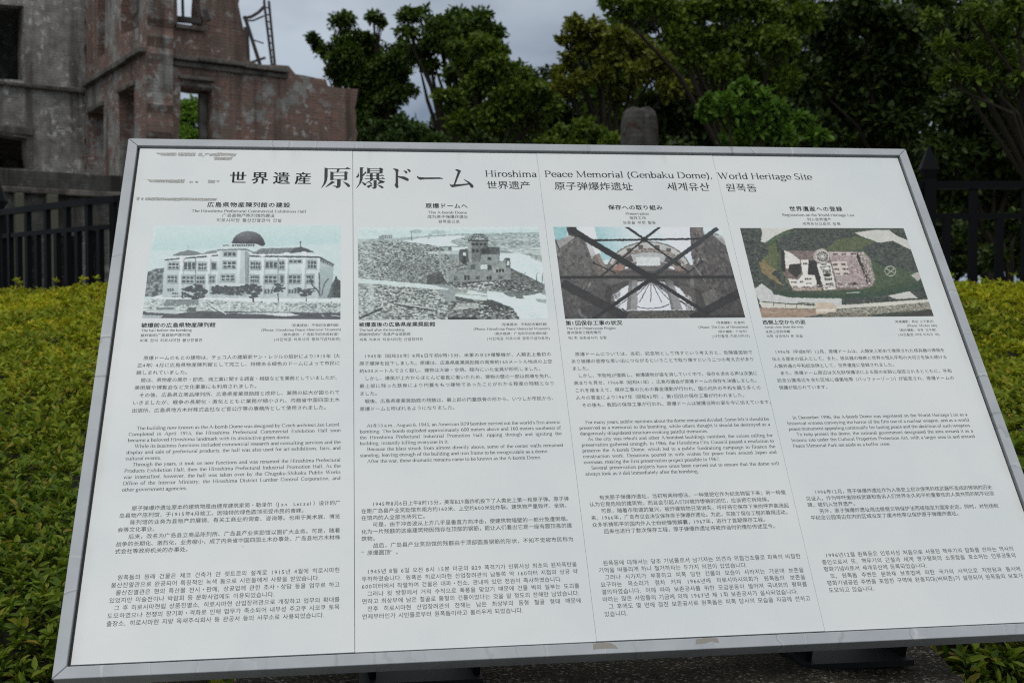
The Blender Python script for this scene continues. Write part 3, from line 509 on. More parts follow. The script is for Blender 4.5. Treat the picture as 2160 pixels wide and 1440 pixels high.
# ------------------------------------------------------------------ the four printed photographs, drawn as coloured dots on the panels
WLIN = 0.60                                   # what a white sheet shows in this light
def homog(src):                               # four corners TL TR BR BL -> unit square
    A, B = [], []
    for (x, y), (u, v) in zip(src, [(0, 0), (1, 0), (1, 1), (0, 1)]):
        A += [[x, y, 1, 0, 0, 0, -u * x, -u * y], [0, 0, 0, x, y, 1, -v * x, -v * y]]; B += [u, v]
    return np.append(np.linalg.solve(np.array(A, float), np.array(B, float)), 1).reshape(3, 3)
class Pic:
    W, H, SS, sat, con = 320, 200, 2, .78, 1.16
    def __init__(s, corners, bgc, seed):
        s.h = homog(corners); s.w, s.hh = s.W * s.SS, s.H * s.SS
        s.a = np.empty((s.hh, s.w, 3)); s.a[:] = bgc; s.r = np.random.default_rng(seed)
        yy, xx = np.mgrid[0:s.hh, 0:s.w]; s.X = xx + .5; s.Y = yy + .5
        s.sx = s.w / np.hypot(corners[1][0] - corners[0][0], corners[1][1] - corners[0][1])
    def m(s, pts):
        P = np.array([[x, y, 1.0] for x, y in pts]) @ s.h.T; return np.stack([P[:, 0] / P[:, 2] * s.w, P[:, 1] / P[:, 2] * s.hh], 1)
    def mask(s, pts, raw=False):
        P = pts if raw else s.m(pts); ins = np.zeros((s.hh, s.w), bool)
        y0, y1 = max(0, int(P[:, 1].min()) - 1), min(s.hh, int(P[:, 1].max()) + 2)
        if y1 <= y0: return ins
        X, Y = s.X[y0:y1], s.Y[y0:y1]; sub = np.zeros(X.shape, bool); n = len(P)
        for i in range(n):
            xa, ya = P[i]; xb, yb = P[(i + 1) % n]
            if ya == yb: continue
            c = ((ya > Y) != (yb > Y)) & (X < (xb - xa) * (Y - ya) / (yb - ya) + xa); sub ^= c
        ins[y0:y1] = sub; return ins
    def noise(s, sc):                          # value noise, sc pixels per cell (x, y)
        if not isinstance(sc, tuple): sc = (sc, sc)
        gw, gh = int(s.w / sc[0]) + 3, int(s.hh / sc[1]) + 3; g = s.r.random((gh, gw))
        x = s.X / sc[0]; y = s.Y / sc[1]; xi = x.astype(int); yi = y.astype(int); fx = x - xi; fy = y - yi
        fx = fx * fx * (3 - 2 * fx); fy = fy * fy * (3 - 2 * fy)
        return g[yi, xi] * (1 - fx) * (1 - fy) + g[yi, xi + 1] * fx * (1 - fy) + g[yi + 1, xi] * (1 - fx) * fy + g[yi + 1, xi + 1] * fx * fy
    def poly(s, pts, c, al=1.0, nz=0, sc=4, c2=None):
        M = s.mask(pts)
        c = np.array(c, float)
        if nz or c2 is not None:
            n = .6 * s.noise(sc) + .4 * s.noise(tuple(max(1.2, v / 2.2) for v in (sc if isinstance(sc, tuple) else (sc, sc))))
            if c2 is not None:
                t_ = np.clip((n - .5) * nz + .5, 0, 1)[..., None]; cc = c * (1 - t_) + np.array(c2, float) * t_
            else: cc = c + ((n - .5) * nz)[..., None]
            s.a[M] = s.a[M] * (1 - al) + cc[M] * al
        else: s.a[M] = s.a[M] * (1 - al) + c * al
        return s
    def line(s, pts, wd, c, al=1.0):
        for (x0, y0), (x1, y1) in zip(pts, pts[1:]):
            d = math.hypot(x1 - x0, y1 - y0) or 1; nx, ny = -(y1 - y0) / d * wd / 2, (x1 - x0) / d * wd / 2
            s.poly([(x0 + nx, y0 + ny), (x1 + nx, y1 + ny), (x1 - nx, y1 - ny), (x0 - nx, y0 - ny)], c, al)
        return s
    def ell(s, cx, cy, rx, ry, c, al=1.0, a0=0, a1=360, jag=0, **k):
        n = 28; pts = [(cx + rx * math.cos(math.radians(a0 + (a1 - a0) * i / n)) * (1 + jag * s.r.uniform(-1, 1)), cy - ry * math.sin(math.radians(a0 + (a1 - a0) * i / n)) * (1 + jag * s.r.uniform(-1, 1))) for i in range(n + 1)]
        return s.poly(pts, c, al, **k)
    def wins(s, x0, y0, x1, y1, nx, c, rows=1, gap=.28, sk=0):
        w_ = (x1 - x0) / nx; h_ = (y1 - y0) / rows
        for i in range(nx):
            for j in range(rows):
                a = x0 + w_ * (i + gap / 2); b = x0 + w_ * (i + 1 - gap / 2); o = sk * i
                s.poly([(a, y0 + h_ * (j + .08) + o), (b, y0 + h_ * (j + .08) + o), (b, y0 + h_ * (j + .92) + o), (a, y0 + h_ * (j + .92) + o)], c)
        return s
    def shade(s, pts, c, a0, a1, p0, p1):          # a soft ramp of tone from p0 to p1
        M = s.mask(pts); (x0, y0), (x1, y1) = s.m([p0, p1]); d = (x1 - x0) ** 2 + (y1 - y0) ** 2
        t_ = np.clip(((s.X - x0) * (x1 - x0) + (s.Y - y0) * (y1 - y0)) / d, 0, 1); al = (a0 + (a1 - a0) * t_)[..., None] * M[..., None]
        s.a = s.a * (1 - al) + np.array(c, float) * al; return s
    def speck(s, pts, n, rx, ry, cols, jag=.25):   # small irregular dabs scattered inside an outline
        M = s.mask(pts); ys, xs = np.nonzero(M)
        if len(ys) == 0: return s
        for k in s.r.integers(0, len(ys), n):
            a = s.r.uniform(.5, 1.4); m_ = 7; th = np.arange(m_) / m_ * 6.283 + s.r.random(); q = 1 + s.r.uniform(-jag, jag, m_)
            P = np.stack([xs[k] + rx * a * q * np.cos(th), ys[k] + ry * a * q * np.sin(th)], 1); s.a[s.mask(P, True)] = cols[s.r.integers(len(cols))]
        return s
    def blob(s, x, y, a, b, cols, n=26):           # a ragged little tree
        pts = [(x + a * math.cos(t_ * .5236), y + b * math.sin(t_ * .5236)) for t_ in range(12)]
        return s.speck(pts, n, max(2, a * s.sx * .26), max(1.5, b * s.sx * .22), cols)
    def warp(s, amp, grain, soft=0):          # hand tremor of the print: shift by noise, then film grain
        dx = (s.noise(5) - .5) * 2 * amp; dy = (s.noise(5) - .5) * 2 * amp
        xi = np.clip((s.X + dx).astype(int), 0, s.w - 1); yi = np.clip((s.Y + dy).astype(int), 0, s.hh - 1); s.a = s.a[yi, xi]
        for _ in range(soft):
            b = s.a.copy(); b[1:-1, 1:-1] = (s.a[1:-1, 1:-1] * 2 + s.a[:-2, 1:-1] + s.a[2:, 1:-1] + s.a[1:-1, :-2] + s.a[1:-1, 2:]) / 6; s.a = b
        lum = s.a.mean(-1); g = (s.noise(2.2) - .5) * .5 + (s.noise(4) - .5) * .6 + (s.noise(9) - .5) * .5; s.a = s.a + (g * grain * np.clip(1.25 - np.abs(lum - 125) / 125, .25, 1))[..., None]
        return s
    def done(s, parent, quad):
        g_ = s.a.mean(-1, keepdims=True); s.a = g_ + s.sat * (s.a - g_); s.a = np.where(s.a < 172, 172 - (172 - s.a) * s.con, s.a)
        a = np.clip(s.a, 0, 255).reshape(s.H, s.SS, s.W, s.SS, 3).mean((1, 3)) / 255
        l = np.where(a <= .04045, a / 12.92, ((a + .055) / 1.055) ** 2.4) / WLIN * 0.79
        l = np.clip(l, .012, .85); nx, ny = s.W, s.H
        gx, gy = np.meshgrid(np.linspace(0, 1, nx + 1), np.linspace(0, 1, ny + 1)); q = np.array(quad)
        uv = ((1 - gx) * (1 - gy))[..., None] * q[0] + (gx * (1 - gy))[..., None] * q[1] + (gx * gy)[..., None] * q[2] + ((1 - gx) * gy)[..., None] * q[3]
        V = np.zeros(((nx + 1) * (ny + 1), 3)); V[:, 0] = uv[..., 0].ravel() * U - PW / 2; V[:, 1] = PH - uv[..., 1].ravel() * U; V[:, 2] = 0.00012
        i = np.arange(nx * ny); r_, c_ = i // nx, i % nx; b = r_ * (nx + 1) + c_
        F = np.stack([b + nx + 1, b + nx + 2, b + 1, b], 1)
        o = mesh_np('photograph', V, F, MPH, parent)
        ca = o.data.color_attributes.new('print', 'FLOAT_COLOR', 'CORNER')
        col = np.ones((nx * ny, 4, 4), dtype=np.float32); col[:, :, :3] = l.reshape(-1, 1, 3); ca.data.foreach_set('color', col.ravel())
        return o
MPH = mat('printed_photograph', (.5, .5, .5), .42, 0, .35); t = NT(MPH); vc_ = t.n('VertexColor', layer_name='print'); t.l(vc_.outputs['Color'], t.b.inputs['Base Color'])

# 1: the hall across the river, pale blue-green monochrome
D, Wh, Gy = (72, 77, 82), (198, 212, 210), (128, 138, 139)
p = Pic([(190, 66), (2070, 64), (2073, 1003), (90, 1012)], (180, 204, 202), 3)
Pic.sat = .78
p.poly([(90, 40), (2100, 40), (2100, 260), (90, 330)], (176, 203, 201)); p.poly([(90, 330), (2100, 250), (2100, 800), (90, 800)], (188, 206, 205))
p.poly([(60, 40), (230, 40), (150, 500), (60, 520)], (192, 205, 203), .7)
p.poly([(100, 590), (135, 545), (200, 515), (305, 500), (305, 790), (60, 800)], (76, 84, 87), 1, 2.2, 9, (150, 160, 160))
p.poly([(310, 420), (620, 380), (830, 345), (1110, 300), (1200, 345), (1850, 385), (2005, 460), (1980, 500), (1860, 470), (1870, 700), (2073, 640), (2073, 830), (60, 830), (290, 780), (300, 560)], Wh, 1, 14, 12)
p.poly([(300, 420), (475, 395), (475, 780), (285, 790)], (186, 200, 199), .8); p.poly([(1690, 390), (1860, 400), (1870, 790), (1690, 790)], (206, 217, 215), .8)
p.poly([(388, 368), (450, 340), (540, 317), (630, 338), (690, 358), (640, 374), (392, 378)], (118, 127, 128)); p.poly([(648, 366), (760, 325), (832, 318), (832, 352), (700, 372)], (128, 137, 138))
p.poly([(1180, 350), (1270, 300), (1600, 294), (1665, 283), (1700, 330), (1500, 350), (1200, 362)], (112, 120, 122)); p.poly([(1530, 335), (1600, 305), (1665, 282), (1740, 305), (1812, 342), (1690, 332), (1540, 350)], (86, 92, 96))
for x in range(1240, 1600, 42): p.line([(x, 300), (x - 30, 352)], 5, (140, 148, 148))
p.line([(1665, 230), (1665, 285)], 6, D); p.line([(535, 270), (538, 318)], 4, (140, 150, 150)); p.ell(1665, 236, 9, 9, D)
p.ell(1137, 248, 160, 122, (70, 71, 79), 1, 0, 180); p.poly([(968, 235), (1305, 240), (1308, 262), (1280, 280), (1225, 256), (975, 250)], (68, 70, 78)); p.ell(1090, 190, 70, 50, (92, 94, 100), .5)
p.poly([(840, 270), (975, 250), (1225, 256), (1290, 285), (1260, 310), (1110, 300), (830, 310)], (190, 204, 202)); p.wins(975, 258, 1200, 282, 10, (92, 100, 104)); p.wins(880, 262, 950, 280, 5, (100, 110, 112))
p.poly([(825, 310), (1110, 300), (1205, 342), (1195, 352), (1100, 318), (826, 326)], (120, 130, 130))
p.poly([(832, 326), (1100, 318), (1140, 350), (1130, 665), (800, 668), (820, 330)], (196, 209, 207)); p.poly([(1100, 318), (1150, 352), (1145, 650), (1108, 660)], (140, 152, 152)); p.poly([(832, 330), (882, 330), (872, 660), (805, 664)], (208, 219, 216)); p.poly([(1030, 325), (1105, 322), (1100, 655), (1020, 655)], (203, 215, 212))
for a, b, c_ in (((305, 420), (835, 372), 15), ((1150, 378), (1850, 386), 17), ((1850, 386), (2003, 462), 16)): p.line([a, b], c_, (88, 96, 99))
p.line([(310, 405), (835, 352)], 10, (205, 216, 214)); p.line([(1190, 364), (1850, 368)], 12, (208, 219, 217))
for x, y in ((480, 395), (745, 372), (1285, 370), (1525, 352), (1700, 345)): p.ell(x, y, 30, 16, (212, 222, 220))
wd = (84, 91, 95)
for x in (475, 745, 1285, 1525, 1700): p.poly([(x - 26, 400), (x + 26, 398), (x + 24, 780), (x - 30, 780)], (212, 221, 219)); p.poly([(x + 10, 400), (x + 28, 398), (x + 26, 780), (x + 6, 780)], (176, 188, 187))
p.poly([(845, 330), (882, 330), (872, 660), (830, 664)], (176, 189, 188), .6); p.poly([(1060, 325), (1105, 322), (1100, 655), (1052, 655)], (172, 185, 184), .8)
for q in ((340, 447, 448, 515, 3), (492, 440, 612, 520, 3), (640, 446, 722, 522, 3), (765, 440, 822, 516, 1), (335, 580, 432, 652, 3), (478, 580, 597, 655, 3), (622, 580, 706, 660, 3), (748, 575, 806, 652, 2), (888, 338, 1018, 380, 3), (884, 430, 1014, 505, 3), (868, 568, 1002, 632, 3), (1160, 434, 1262, 512, 4), (1308, 430, 1432, 500, 3), (1450, 424, 1502, 512, 2), (1545, 418, 1678, 442, 3), (1735, 420, 1826, 500, 3), (1160, 572, 1250, 646, 4), (1300, 570, 1428, 650, 3), (1458, 564, 1500, 652, 1), (1543, 564, 1668, 650, 3), (1724, 564, 1800, 650, 3), (1860, 400, 2000, 440, 6)):
    x0, y0, x1, y1, n_ = q
    if q[0] != 1860: p.poly([(x0 - 9, y0 - 12), (x1 + 9, y0 - 12), (x1 + 9, y1 + 12), (x0 - 9, y1 + 12)], (158, 171, 170), 1, 26, 5)
    p.wins(*q, wd, sk=(9 if q[0] == 1860 else 0))
    if q[0] != 1860 and int(x0) % 3 != 0: p.line([(x0, (y0 + y1) / 2), (x1, (y0 + y1) / 2)], 8, (190, 203, 201))
    if q[0] != 1860: p.line([(x0 - 6, y1 + 6), (x1 + 6, y1 + 6)], 6, (150, 161, 160))
for x in (612, 1140, 1440): p.line([(x, 400), (x, 690)], 9, (120, 130, 131))
p.poly([(778, 660), (1130, 655), (1130, 682), (772, 684)], (214, 223, 221)); p.poly([(800, 684), (1120, 682), (1100, 740), (960, 760), (820, 750)], (84, 91, 94)); p.speck([(775, 684), (1128, 682), (1115, 800), (785, 800)], 150, 6, 4, ((60, 66, 71), (68, 74, 78), (80, 87, 90), (170, 180, 178))); p.ell(1035, 712, 22, 20, (190, 200, 198))
p.poly([(285, 770), (2073, 780), (2073, 840), (100, 830)], (203, 214, 211), .9, 40, 6)
for q in ((335, 705, 400, 740, 3), (380, 750, 450, 770, 3), (380, 785, 450, 800, 3), (1300, 705, 1390, 760, 3), (1540, 705, 1660, 755, 4)): p.wins(*q, (90, 97, 100))
for x, y, a, b in ((610, 745, 112, 85), (560, 720, 85, 28), (670, 715, 70, 30), (840, 720, 70, 50), (930, 735, 75, 50), (1010, 730, 55, 50), (1190, 730, 92, 80), (1150, 700, 70, 45), (1445, 700, 66, 58), (1720, 745, 80, 45), (1640, 710, 50, 22), (1780, 720, 50, 24), (500, 780, 28, 40)): p.blob(x, y, a * .9, b * .85, ((60, 66, 71), (66, 72, 77), (74, 80, 84), (56, 62, 68)), 34)
for x, y in ((620, 800), (1190, 800), (1440, 790), (1724, 800)): p.line([(x, y - 40), (x + 4, y + 50)], 18 if x < 1300 else 8, (66, 72, 76))
p.poly([(2025, 568), (2050, 610), (2072, 620), (2073, 790), (1930, 790), (1965, 720), (1975, 660), (2000, 630)], (62, 69, 73), 1, 1.5, 5, (92, 100, 100))
for L_ in ([(1870, 780), (1845, 720), (1780, 660), (1770, 600)], [(1860, 770), (1856, 540)], [(1880, 770), (1905, 660), (1950, 600)], [(1845, 720), (1800, 690)]): p.line(L_, 13, (74, 80, 84))
p.poly([(90, 815), (640, 818), (1300, 840), (2075, 830), (2075, 950), (85, 950)], (150, 163, 160), 1, 2.6, (6, 5), (200, 212, 208)); p.poly([(320, 822), (640, 818), (660, 880), (300, 890)], (108, 118, 118), 1, 1.5, (40, 3), (140, 150, 148))
p.poly([(640, 830), (2075, 850), (2075, 945), (640, 930)], (128, 140, 136), .5, 3, (5, 4), (210, 220, 216)); p.poly([(1500, 850), (2075, 850), (2075, 945), (1750, 930)], (88, 96, 96), .6, 3, 7, (190, 200, 198))
p.speck([(100, 830), (2075, 840), (2075, 935), (100, 930)], 260, 3, 2, ((96, 106, 104), (120, 130, 128), (208, 218, 214), (186, 198, 194)))
p.poly([(85, 945), (560, 935), (2080, 940), (2080, 1020), (85, 1020)], (74, 78, 84), 1, 1.2, (30, 4), (96, 100, 105)); p.poly([(85, 980), (300, 985), (260, 1020), (80, 1020)], (178, 190, 190), .8)
p.poly([(95, 925), (460, 935), (560, 945), (420, 968), (130, 955)], (180, 190, 188), 1, 60, (20, 3)); p.poly([(220, 905), (410, 900), (400, 925), (230, 930)], (120, 128, 128)); p.poly([(540, 900), (620, 900), (630, 960), (535, 955)], (78, 84, 86), 1, 1.5, 6, (120, 128, 126))
p.line([(775, 885), (925, 962)], 14, (196, 206, 203)); p.line([(770, 895), (900, 965)], 8, (88, 94, 98)); p.poly([(920, 955), (1330, 945), (1600, 955), (1670, 968), (1500, 982), (1300, 962)], (190, 201, 199)); p.poly([(1380, 945), (1580, 948), (1610, 962), (1400, 962)], (216, 223, 220)); p.line([(1880, 960), (1910, 978)], 8, (190, 200, 198)); p.line([(1980, 965), (2070, 972)], 8, (180, 190, 190))
p.shade([(300, 410), (2000, 410), (2000, 800), (280, 800)], (110, 122, 124), .0, .34, (1000, 420), (1000, 800)).shade([(1860, 400), (2000, 460), (1980, 800), (1850, 800)], (120, 132, 133), .25, .4, (1860, 400), (1980, 500)).shade([(60, 40), (2100, 40), (2100, 300), (60, 420)], (200, 212, 209), .6, 0, (1000, 60), (1000, 240)).warp(1.3, 18, 1).done(panels[0], [(0.122, 0.502), (1.0, 0.495), (1.0, 1.05), (0.121, 1.035)])

# 2: the ruin in the burnt field
p = Pic([(75, 95), (1935, 90), (2035, 1048), (95, 1055)], (140, 150, 148), 5)
p.poly([(60, 60), (2100, 60), (2100, 240), (60, 260)], (186, 207, 204)); p.poly([(60, 80), (2100, 80), (2100, 125), (60, 125)], (200, 212, 209), .8)
p.poly([(60, 225), (520, 205), (1100, 165), (1945, 150), (1960, 340), (60, 330)], (150, 166, 163), .9, 50, (12, 4)); p.ell(670, 140, 60, 20, (160, 178, 176)); p.ell(900, 150, 80, 22, (166, 184, 181)); p.poly([(1030, 240), (1110, 195), (1950, 170), (1960, 330), (1530, 330), (1100, 290)], (128, 140, 138), 1, 2.2, (9, 4), (178, 192, 188))
p.poly([(60, 250), (540, 225), (900, 290), (960, 340), (1100, 560), (1000, 700), (60, 640)], (92, 99, 98), 1, 2.6, (5, 4), (176, 186, 181))
p.poly([(60, 250), (540, 225), (900, 290), (700, 330), (60, 330)], (110, 118, 116), .8, 2.2, (7, 3), (176, 190, 186))
p.poly([(60, 690), (420, 690), (900, 740), (1000, 880), (1000, 1060), (60, 1070)], (98, 104, 102), 1, 2.8, (6, 4), (190, 198, 192))
p.poly([(340, 470), (900, 430), (960, 690), (420, 660)], (88, 94, 93), .65, 2.4, (5, 4), (150, 158, 154))
for reg, n_, cs in (([(80, 260), (540, 240), (900, 300), (1000, 560), (990, 680), (90, 620)], 900, ((70, 76, 76), (84, 90, 89), (150, 160, 156), (186, 196, 191))), ([(85, 700), (800, 745), (1010, 880), (990, 1040), (95, 1045)], 800, ((66, 72, 72), (80, 86, 85), (160, 168, 163), (200, 208, 202)))): p.speck(reg, n_, 3.4, 1.4, cs)
p.poly([(60, 230), (80, 100), (230, 300), (260, 1060), (60, 1060)], (190, 205, 200), .22)
p.poly([(520, 240), (780, 200), (1100, 184), (1200, 190), (1045, 228), (1020, 255), (1110, 290), (930, 300), (740, 268)], (200, 216, 213)); p.poly([(760, 350), (900, 345), (1200, 352), (1110, 380), (820, 375)], (186, 200, 196), .8, 50, (10, 4))
p.poly([(1030, 305), (1200, 300), (1200, 345), (1040, 345)], (196, 212, 208)); p.poly([(1530, 370), (1720, 365), (1900, 410), (1975, 470), (1995, 690), (1800, 600), (1640, 520), (1530, 440)], (198, 214, 211)); p.poly([(1840, 410), (1960, 380), (1975, 470), (1900, 440)], (140, 152, 148), 1, 2, 6, (180, 190, 186))
p.poly([(1530, 330), (1960, 310), (1970, 390), (1700, 365)], (150, 163, 159), .9, 2, (14, 4), (200, 212, 208))
p.poly([(340, 170), (430, 168), (432, 220), (345, 225)], (176, 190, 187)); p.wins(345, 178, 428, 215, 4, (120, 132, 130), 2); p.poly([(290, 190), (340, 172), (345, 228), (290, 226)], (130, 142, 140)); p.line([(620, 140), (626, 235)], 7, (108, 118, 116)); p.poly([(640, 300), (730, 300), (720, 370), (640, 368)], (92, 98, 97), .9, 2, 5, (140, 148, 145)); p.poly([(780, 230), (800, 160), (830, 165), (840, 190)], (138, 152, 149), .6)
p.poly([(60, 625), (320, 648), (790, 690), (1010, 735), (990, 748), (800, 738), (300, 690), (60, 672)], (196, 212, 207), .95, 22, (12, 3)); p.poly([(180, 650), (240, 700), (260, 900), (200, 880)], (196, 208, 204), .4)
p.poly([(1640, 520), (1830, 610), (2000, 700), (1970, 780), (1700, 770), (1480, 740), (1000, 700), (1000, 650)], (82, 87, 86), 1, 2.2, (6, 4), (132, 138, 134))
p.poly([(1400, 760), (1700, 790), (1960, 785), (2050, 830), (2060, 1060), (1740, 1060), (1660, 950), (1520, 870), (1400, 850)], (199, 216, 211), 1, 20, (20, 6)); p.poly([(1560, 780), (1700, 760), (1960, 770), (1880, 800), (1640, 824)], (88, 94, 93), .9, 1.5, 6, (120, 128, 125)); p.poly([(1690, 810), (1750, 800), (1790, 838), (1700, 840)], (110, 116, 112)); p.poly([(1900, 840), (2020, 850), (2010, 890), (1920, 870)], (140, 150, 146), .8)
for x in (1780, 1910, 1970): p.line([(x, 690), (x + 4, 590), (x + 20, 570)], 8, (100, 108, 105))
p.poly([(780, 600), (850, 575), (925, 560), (960, 640), (1000, 690), (780, 690)], (70, 74, 74), 1, 1.4, 6, (104, 108, 106))
B1, B2, B3 = (112, 119, 117), (88, 94, 93), (66, 71, 71)
p.poly([(1110, 335), (1200, 318), (1215, 470), (1195, 500), (1108, 470)], B2); p.poly([(1150, 360), (1180, 358), (1180, 395), (1150, 395)], (196, 208, 204)); p.poly([(1150, 395), (1180, 395), (1180, 480), (1150, 480)], (66, 70, 70))
p.poly([(1210, 240), (1410, 235), (1405, 460), (1400, 570), (1215, 560)], B1); p.poly([(1210, 240), (1240, 240), (1240, 560), (1215, 560)], (146, 154, 151)); p.wins(1235, 258, 1400, 290, 4, B3); p.wins(1240, 322, 1360, 366, 3, B3); p.wins(1240, 385, 1330, 430, 3, (112, 118, 116))
p.poly([(1330, 330), (1370, 290), (1420, 300), (1530, 310), (1530, 460), (1325, 460)], B2); p.poly([(1340, 385), (1525, 380), (1528, 460), (1330, 460)], (140, 148, 145), 1, 30, 5); p.poly([(1345, 330), (1420, 300), (1440, 370), (1345, 380)], B3); p.poly([(1405, 410), (1445, 410), (1445, 445), (1405, 445)], (78, 84, 83))
for i in range(9):
    th = math.radians(180 * i / 8); p.line([(1310 + 104 * math.cos(th), 238), (1310 + 84 * math.cos(th), 238 - 40 * math.sin(th) - 8), (1310 + 40 * math.cos(th), 175), (1310, 168)], 6, (92, 99, 98))
for r_ in (104, 92): p.line([(1310 + r_ * math.cos(math.radians(a)), 240 - (72 if r_ > 100 else 45) * math.sin(math.radians(a))) for a in range(0, 181, 15)], 8, (84, 91, 90))
p.line([(1205, 238), (1418, 236)], 14, B3)
p.poly([(1195, 462), (1530, 458), (1570, 445), (1590, 420), (1640, 418), (1645, 600), (1640, 640), (1200, 560)], (132, 140, 137), 1, 20, 8); p.poly([(1335, 490), (1405, 490), (1405, 535), (1335, 535)], (190, 204, 200)); p.poly([(1405, 490), (1445, 490), (1445, 545), (1405, 540)], (80, 85, 84)); p.poly([(1230, 490), (1275, 490), (1275, 535), (1230, 535)], (92, 98, 96)); p.poly([(1460, 520), (1520, 480), (1590, 470), (1600, 640), (1460, 640)], (146, 154, 150), 1, 24, 8); p.wins(1490, 530, 1580, 570, 3, B3); p.poly([(1575, 425), (1640, 418), (1640, 520), (1600, 520), (1600, 440)], B2); p.wins(1603, 445, 1636, 500, 1, (190, 204, 200))
p.poly([(990, 575), (1200, 560), (1460, 570), (1640, 575), (1640, 645), (1000, 665)], (134, 141, 138), 1, 24, 8); p.wins(1050, 600, 1100, 650, 1, (96, 102, 100)); p.wins(1160, 595, 1225, 650, 2, B3); p.wins(1275, 600, 1330, 645, 1, (92, 98, 96)); p.wins(1390, 600, 1450, 650, 2, B3); p.wins(1510, 600, 1560, 640, 1, (98, 104, 102))
for a, b in (((905, 330), (930, 560)), ((930, 450), (1000, 560)), ((1110, 455), (1210, 545)), ((990, 540), (995, 660))): p.line([a, b], 16, (150, 158, 154))
p.poly([(940, 440), (1110, 440), (1200, 540), (1000, 560)], (96, 102, 100), 1, 2.4, 5, (160, 166, 162)); p.line([(910, 300), (1210, 298)], 6, (112, 120, 118)); p.poly([(995, 300), (1030, 298), (1030, 335), (1000, 335)], (100, 108, 106))
p.poly([(1100, 690), (1500, 660), (1480, 740), (1100, 740)], (110, 115, 112), .9, 3, 5, (200, 206, 200))
p.poly([(1000, 870), (1300, 850), (1640, 920), (1700, 980), (1740, 1060), (1000, 1060)], (80, 85, 84), 1, 2.4, (7, 4), (150, 156, 152)); p.poly([(1360, 850), (1450, 850), (1690, 950), (1500, 960), (1350, 930)], (70, 75, 75), .85)
p.speck([(1000, 690), (1640, 640), (1960, 760), (1500, 760), (1100, 740)], 260, 4, 2, ((62, 67, 67), (72, 77, 76), (120, 127, 124), (190, 198, 193)))
p.speck([(1010, 880), (1640, 920), (1720, 1040), (1010, 1050)], 220, 5, 2, ((60, 65, 65), (72, 77, 76), (140, 147, 143), (186, 194, 188)))
p.poly([(1090, 742), (1205, 745), (1400, 790), (1395, 860), (1250, 845), (1068, 812)], (192, 206, 201)); p.poly([(1090, 742), (1205, 747), (1190, 782), (1080, 775)], (150, 156, 148)); p.line([(1078, 782), (1398, 812)], 7, (140, 148, 145)); p.poly([(1068, 815), (1250, 848), (1245, 880), (1080, 850)], (86, 92, 91)); p.poly([(1100, 890), (1300, 880), (1320, 930), (1030, 960)], (150, 158, 153), .9, 2, 6, (190, 198, 192)); p.line([(450, 880), (860, 945)], 14, (176, 184, 180)); p.line([(450, 895), (860, 960)], 14, (72, 76, 76)); p.line([(100, 1040), (330, 935)], 22, (80, 85, 84)); p.poly([(230, 1000), (420, 950), (480, 1060), (240, 1060)], (186, 196, 190), .7, 3, 8, (90, 96, 94)); p.line([(1000, 1040), (1300, 1040)], 26, (66, 70, 70))
p.warp(1.4, 34, 1).done(panels[1], [(1.0812, 0.509), (1.968, 0.5), (1.965, 1.0565), (1.083, 1.0545)])

# 3: looking up through the steel braces
BK, TQ = (54, 56, 59), (140, 184, 187)
p = Pic([(78, 98), (1785, 98), (2058, 1032), (198, 1045)], (104, 102, 101), 8)
p.poly([(60, 80), (2000, 80), (2000, 480), (60, 480)], (196, 208, 210)); p.shade([(470, 80), (1470, 80), (1400, 300), (560, 440)], (140, 186, 189), .9, 0, (520, 260), (900, 200)); p.poly([(1100, 80), (1480, 80), (1490, 420), (1300, 300)], (206, 209, 214)); p.poly([(60, 80), (215, 80), (222, 180), (110, 258)], TQ)
p.poly([(92, 225), (130, 250), (240, 190), (400, 190), (470, 380), (600, 470), (640, 700), (760, 1050), (190, 1060)], (110, 108, 107), 1, 40, (5, 12)); p.poly([(130, 300), (300, 200), (400, 210), (460, 420), (440, 640), (200, 640)], (120, 117, 115), .8, 34, 5)
p.speck([(100, 240), (300, 190), (440, 200), (470, 420), (640, 640), (760, 1040), (200, 1040)], 420, 5, 7, ((94, 92, 91), (122, 119, 116), (106, 104, 102), (138, 134, 131)))
p.poly([(340, 90), (490, 90), (560, 370), (470, 420), (390, 210)], (214, 214, 213), 1, 26, 9); p.poly([(470, 400), (545, 360), (600, 480), (690, 560), (600, 600), (500, 560)], (140, 128, 118), 1, 34, 5); p.poly([(205, 90), (310, 90), (330, 200), (240, 200)], (74, 72, 72))
p.poly([(100, 250), (240, 180), (300, 200), (120, 330)], (160, 158, 156)); p.line([(95, 225), (140, 330)], 12, (70, 72, 76))
p.poly([(1465, 90), (1600, 90), (1640, 420), (1500, 410), (1478, 220)], (118, 112, 109), 1, 34, (6, 10)); p.line([(1470, 98), (1495, 420)], 8, (70, 72, 98)); p.poly([(1600, 180), (1750, 160), (1880, 250), (1960, 600), (2060, 1040), (1700, 1040), (1540, 700), (1500, 480), (1640, 420)], (104, 101, 100), 1, 36, (5, 12)); p.poly([(1700, 170), (1790, 180), (1885, 262), (1890, 330)], (172, 170, 170)); p.poly([(1760, 100), (1800, 100), (1900, 300), (1880, 260)], (204, 208, 210))
p.speck([(1480, 110), (1600, 110), (1640, 420), (1880, 300), (1960, 600), (2040, 1020), (1740, 1020), (1540, 690), (1500, 430)], 420, 5, 8, ((88, 86, 85), (118, 112, 109), (100, 97, 96), (134, 128, 124)))
n_ = 20
def arc(rx, ry, cy, a0=0, a1=180, cx=1050): return [(cx + rx * math.cos(math.radians(a0 + (a1 - a0) * i / n_)), cy - ry * math.sin(math.radians(a0 + (a1 - a0) * i / n_))) for i in range(n_ + 1)]
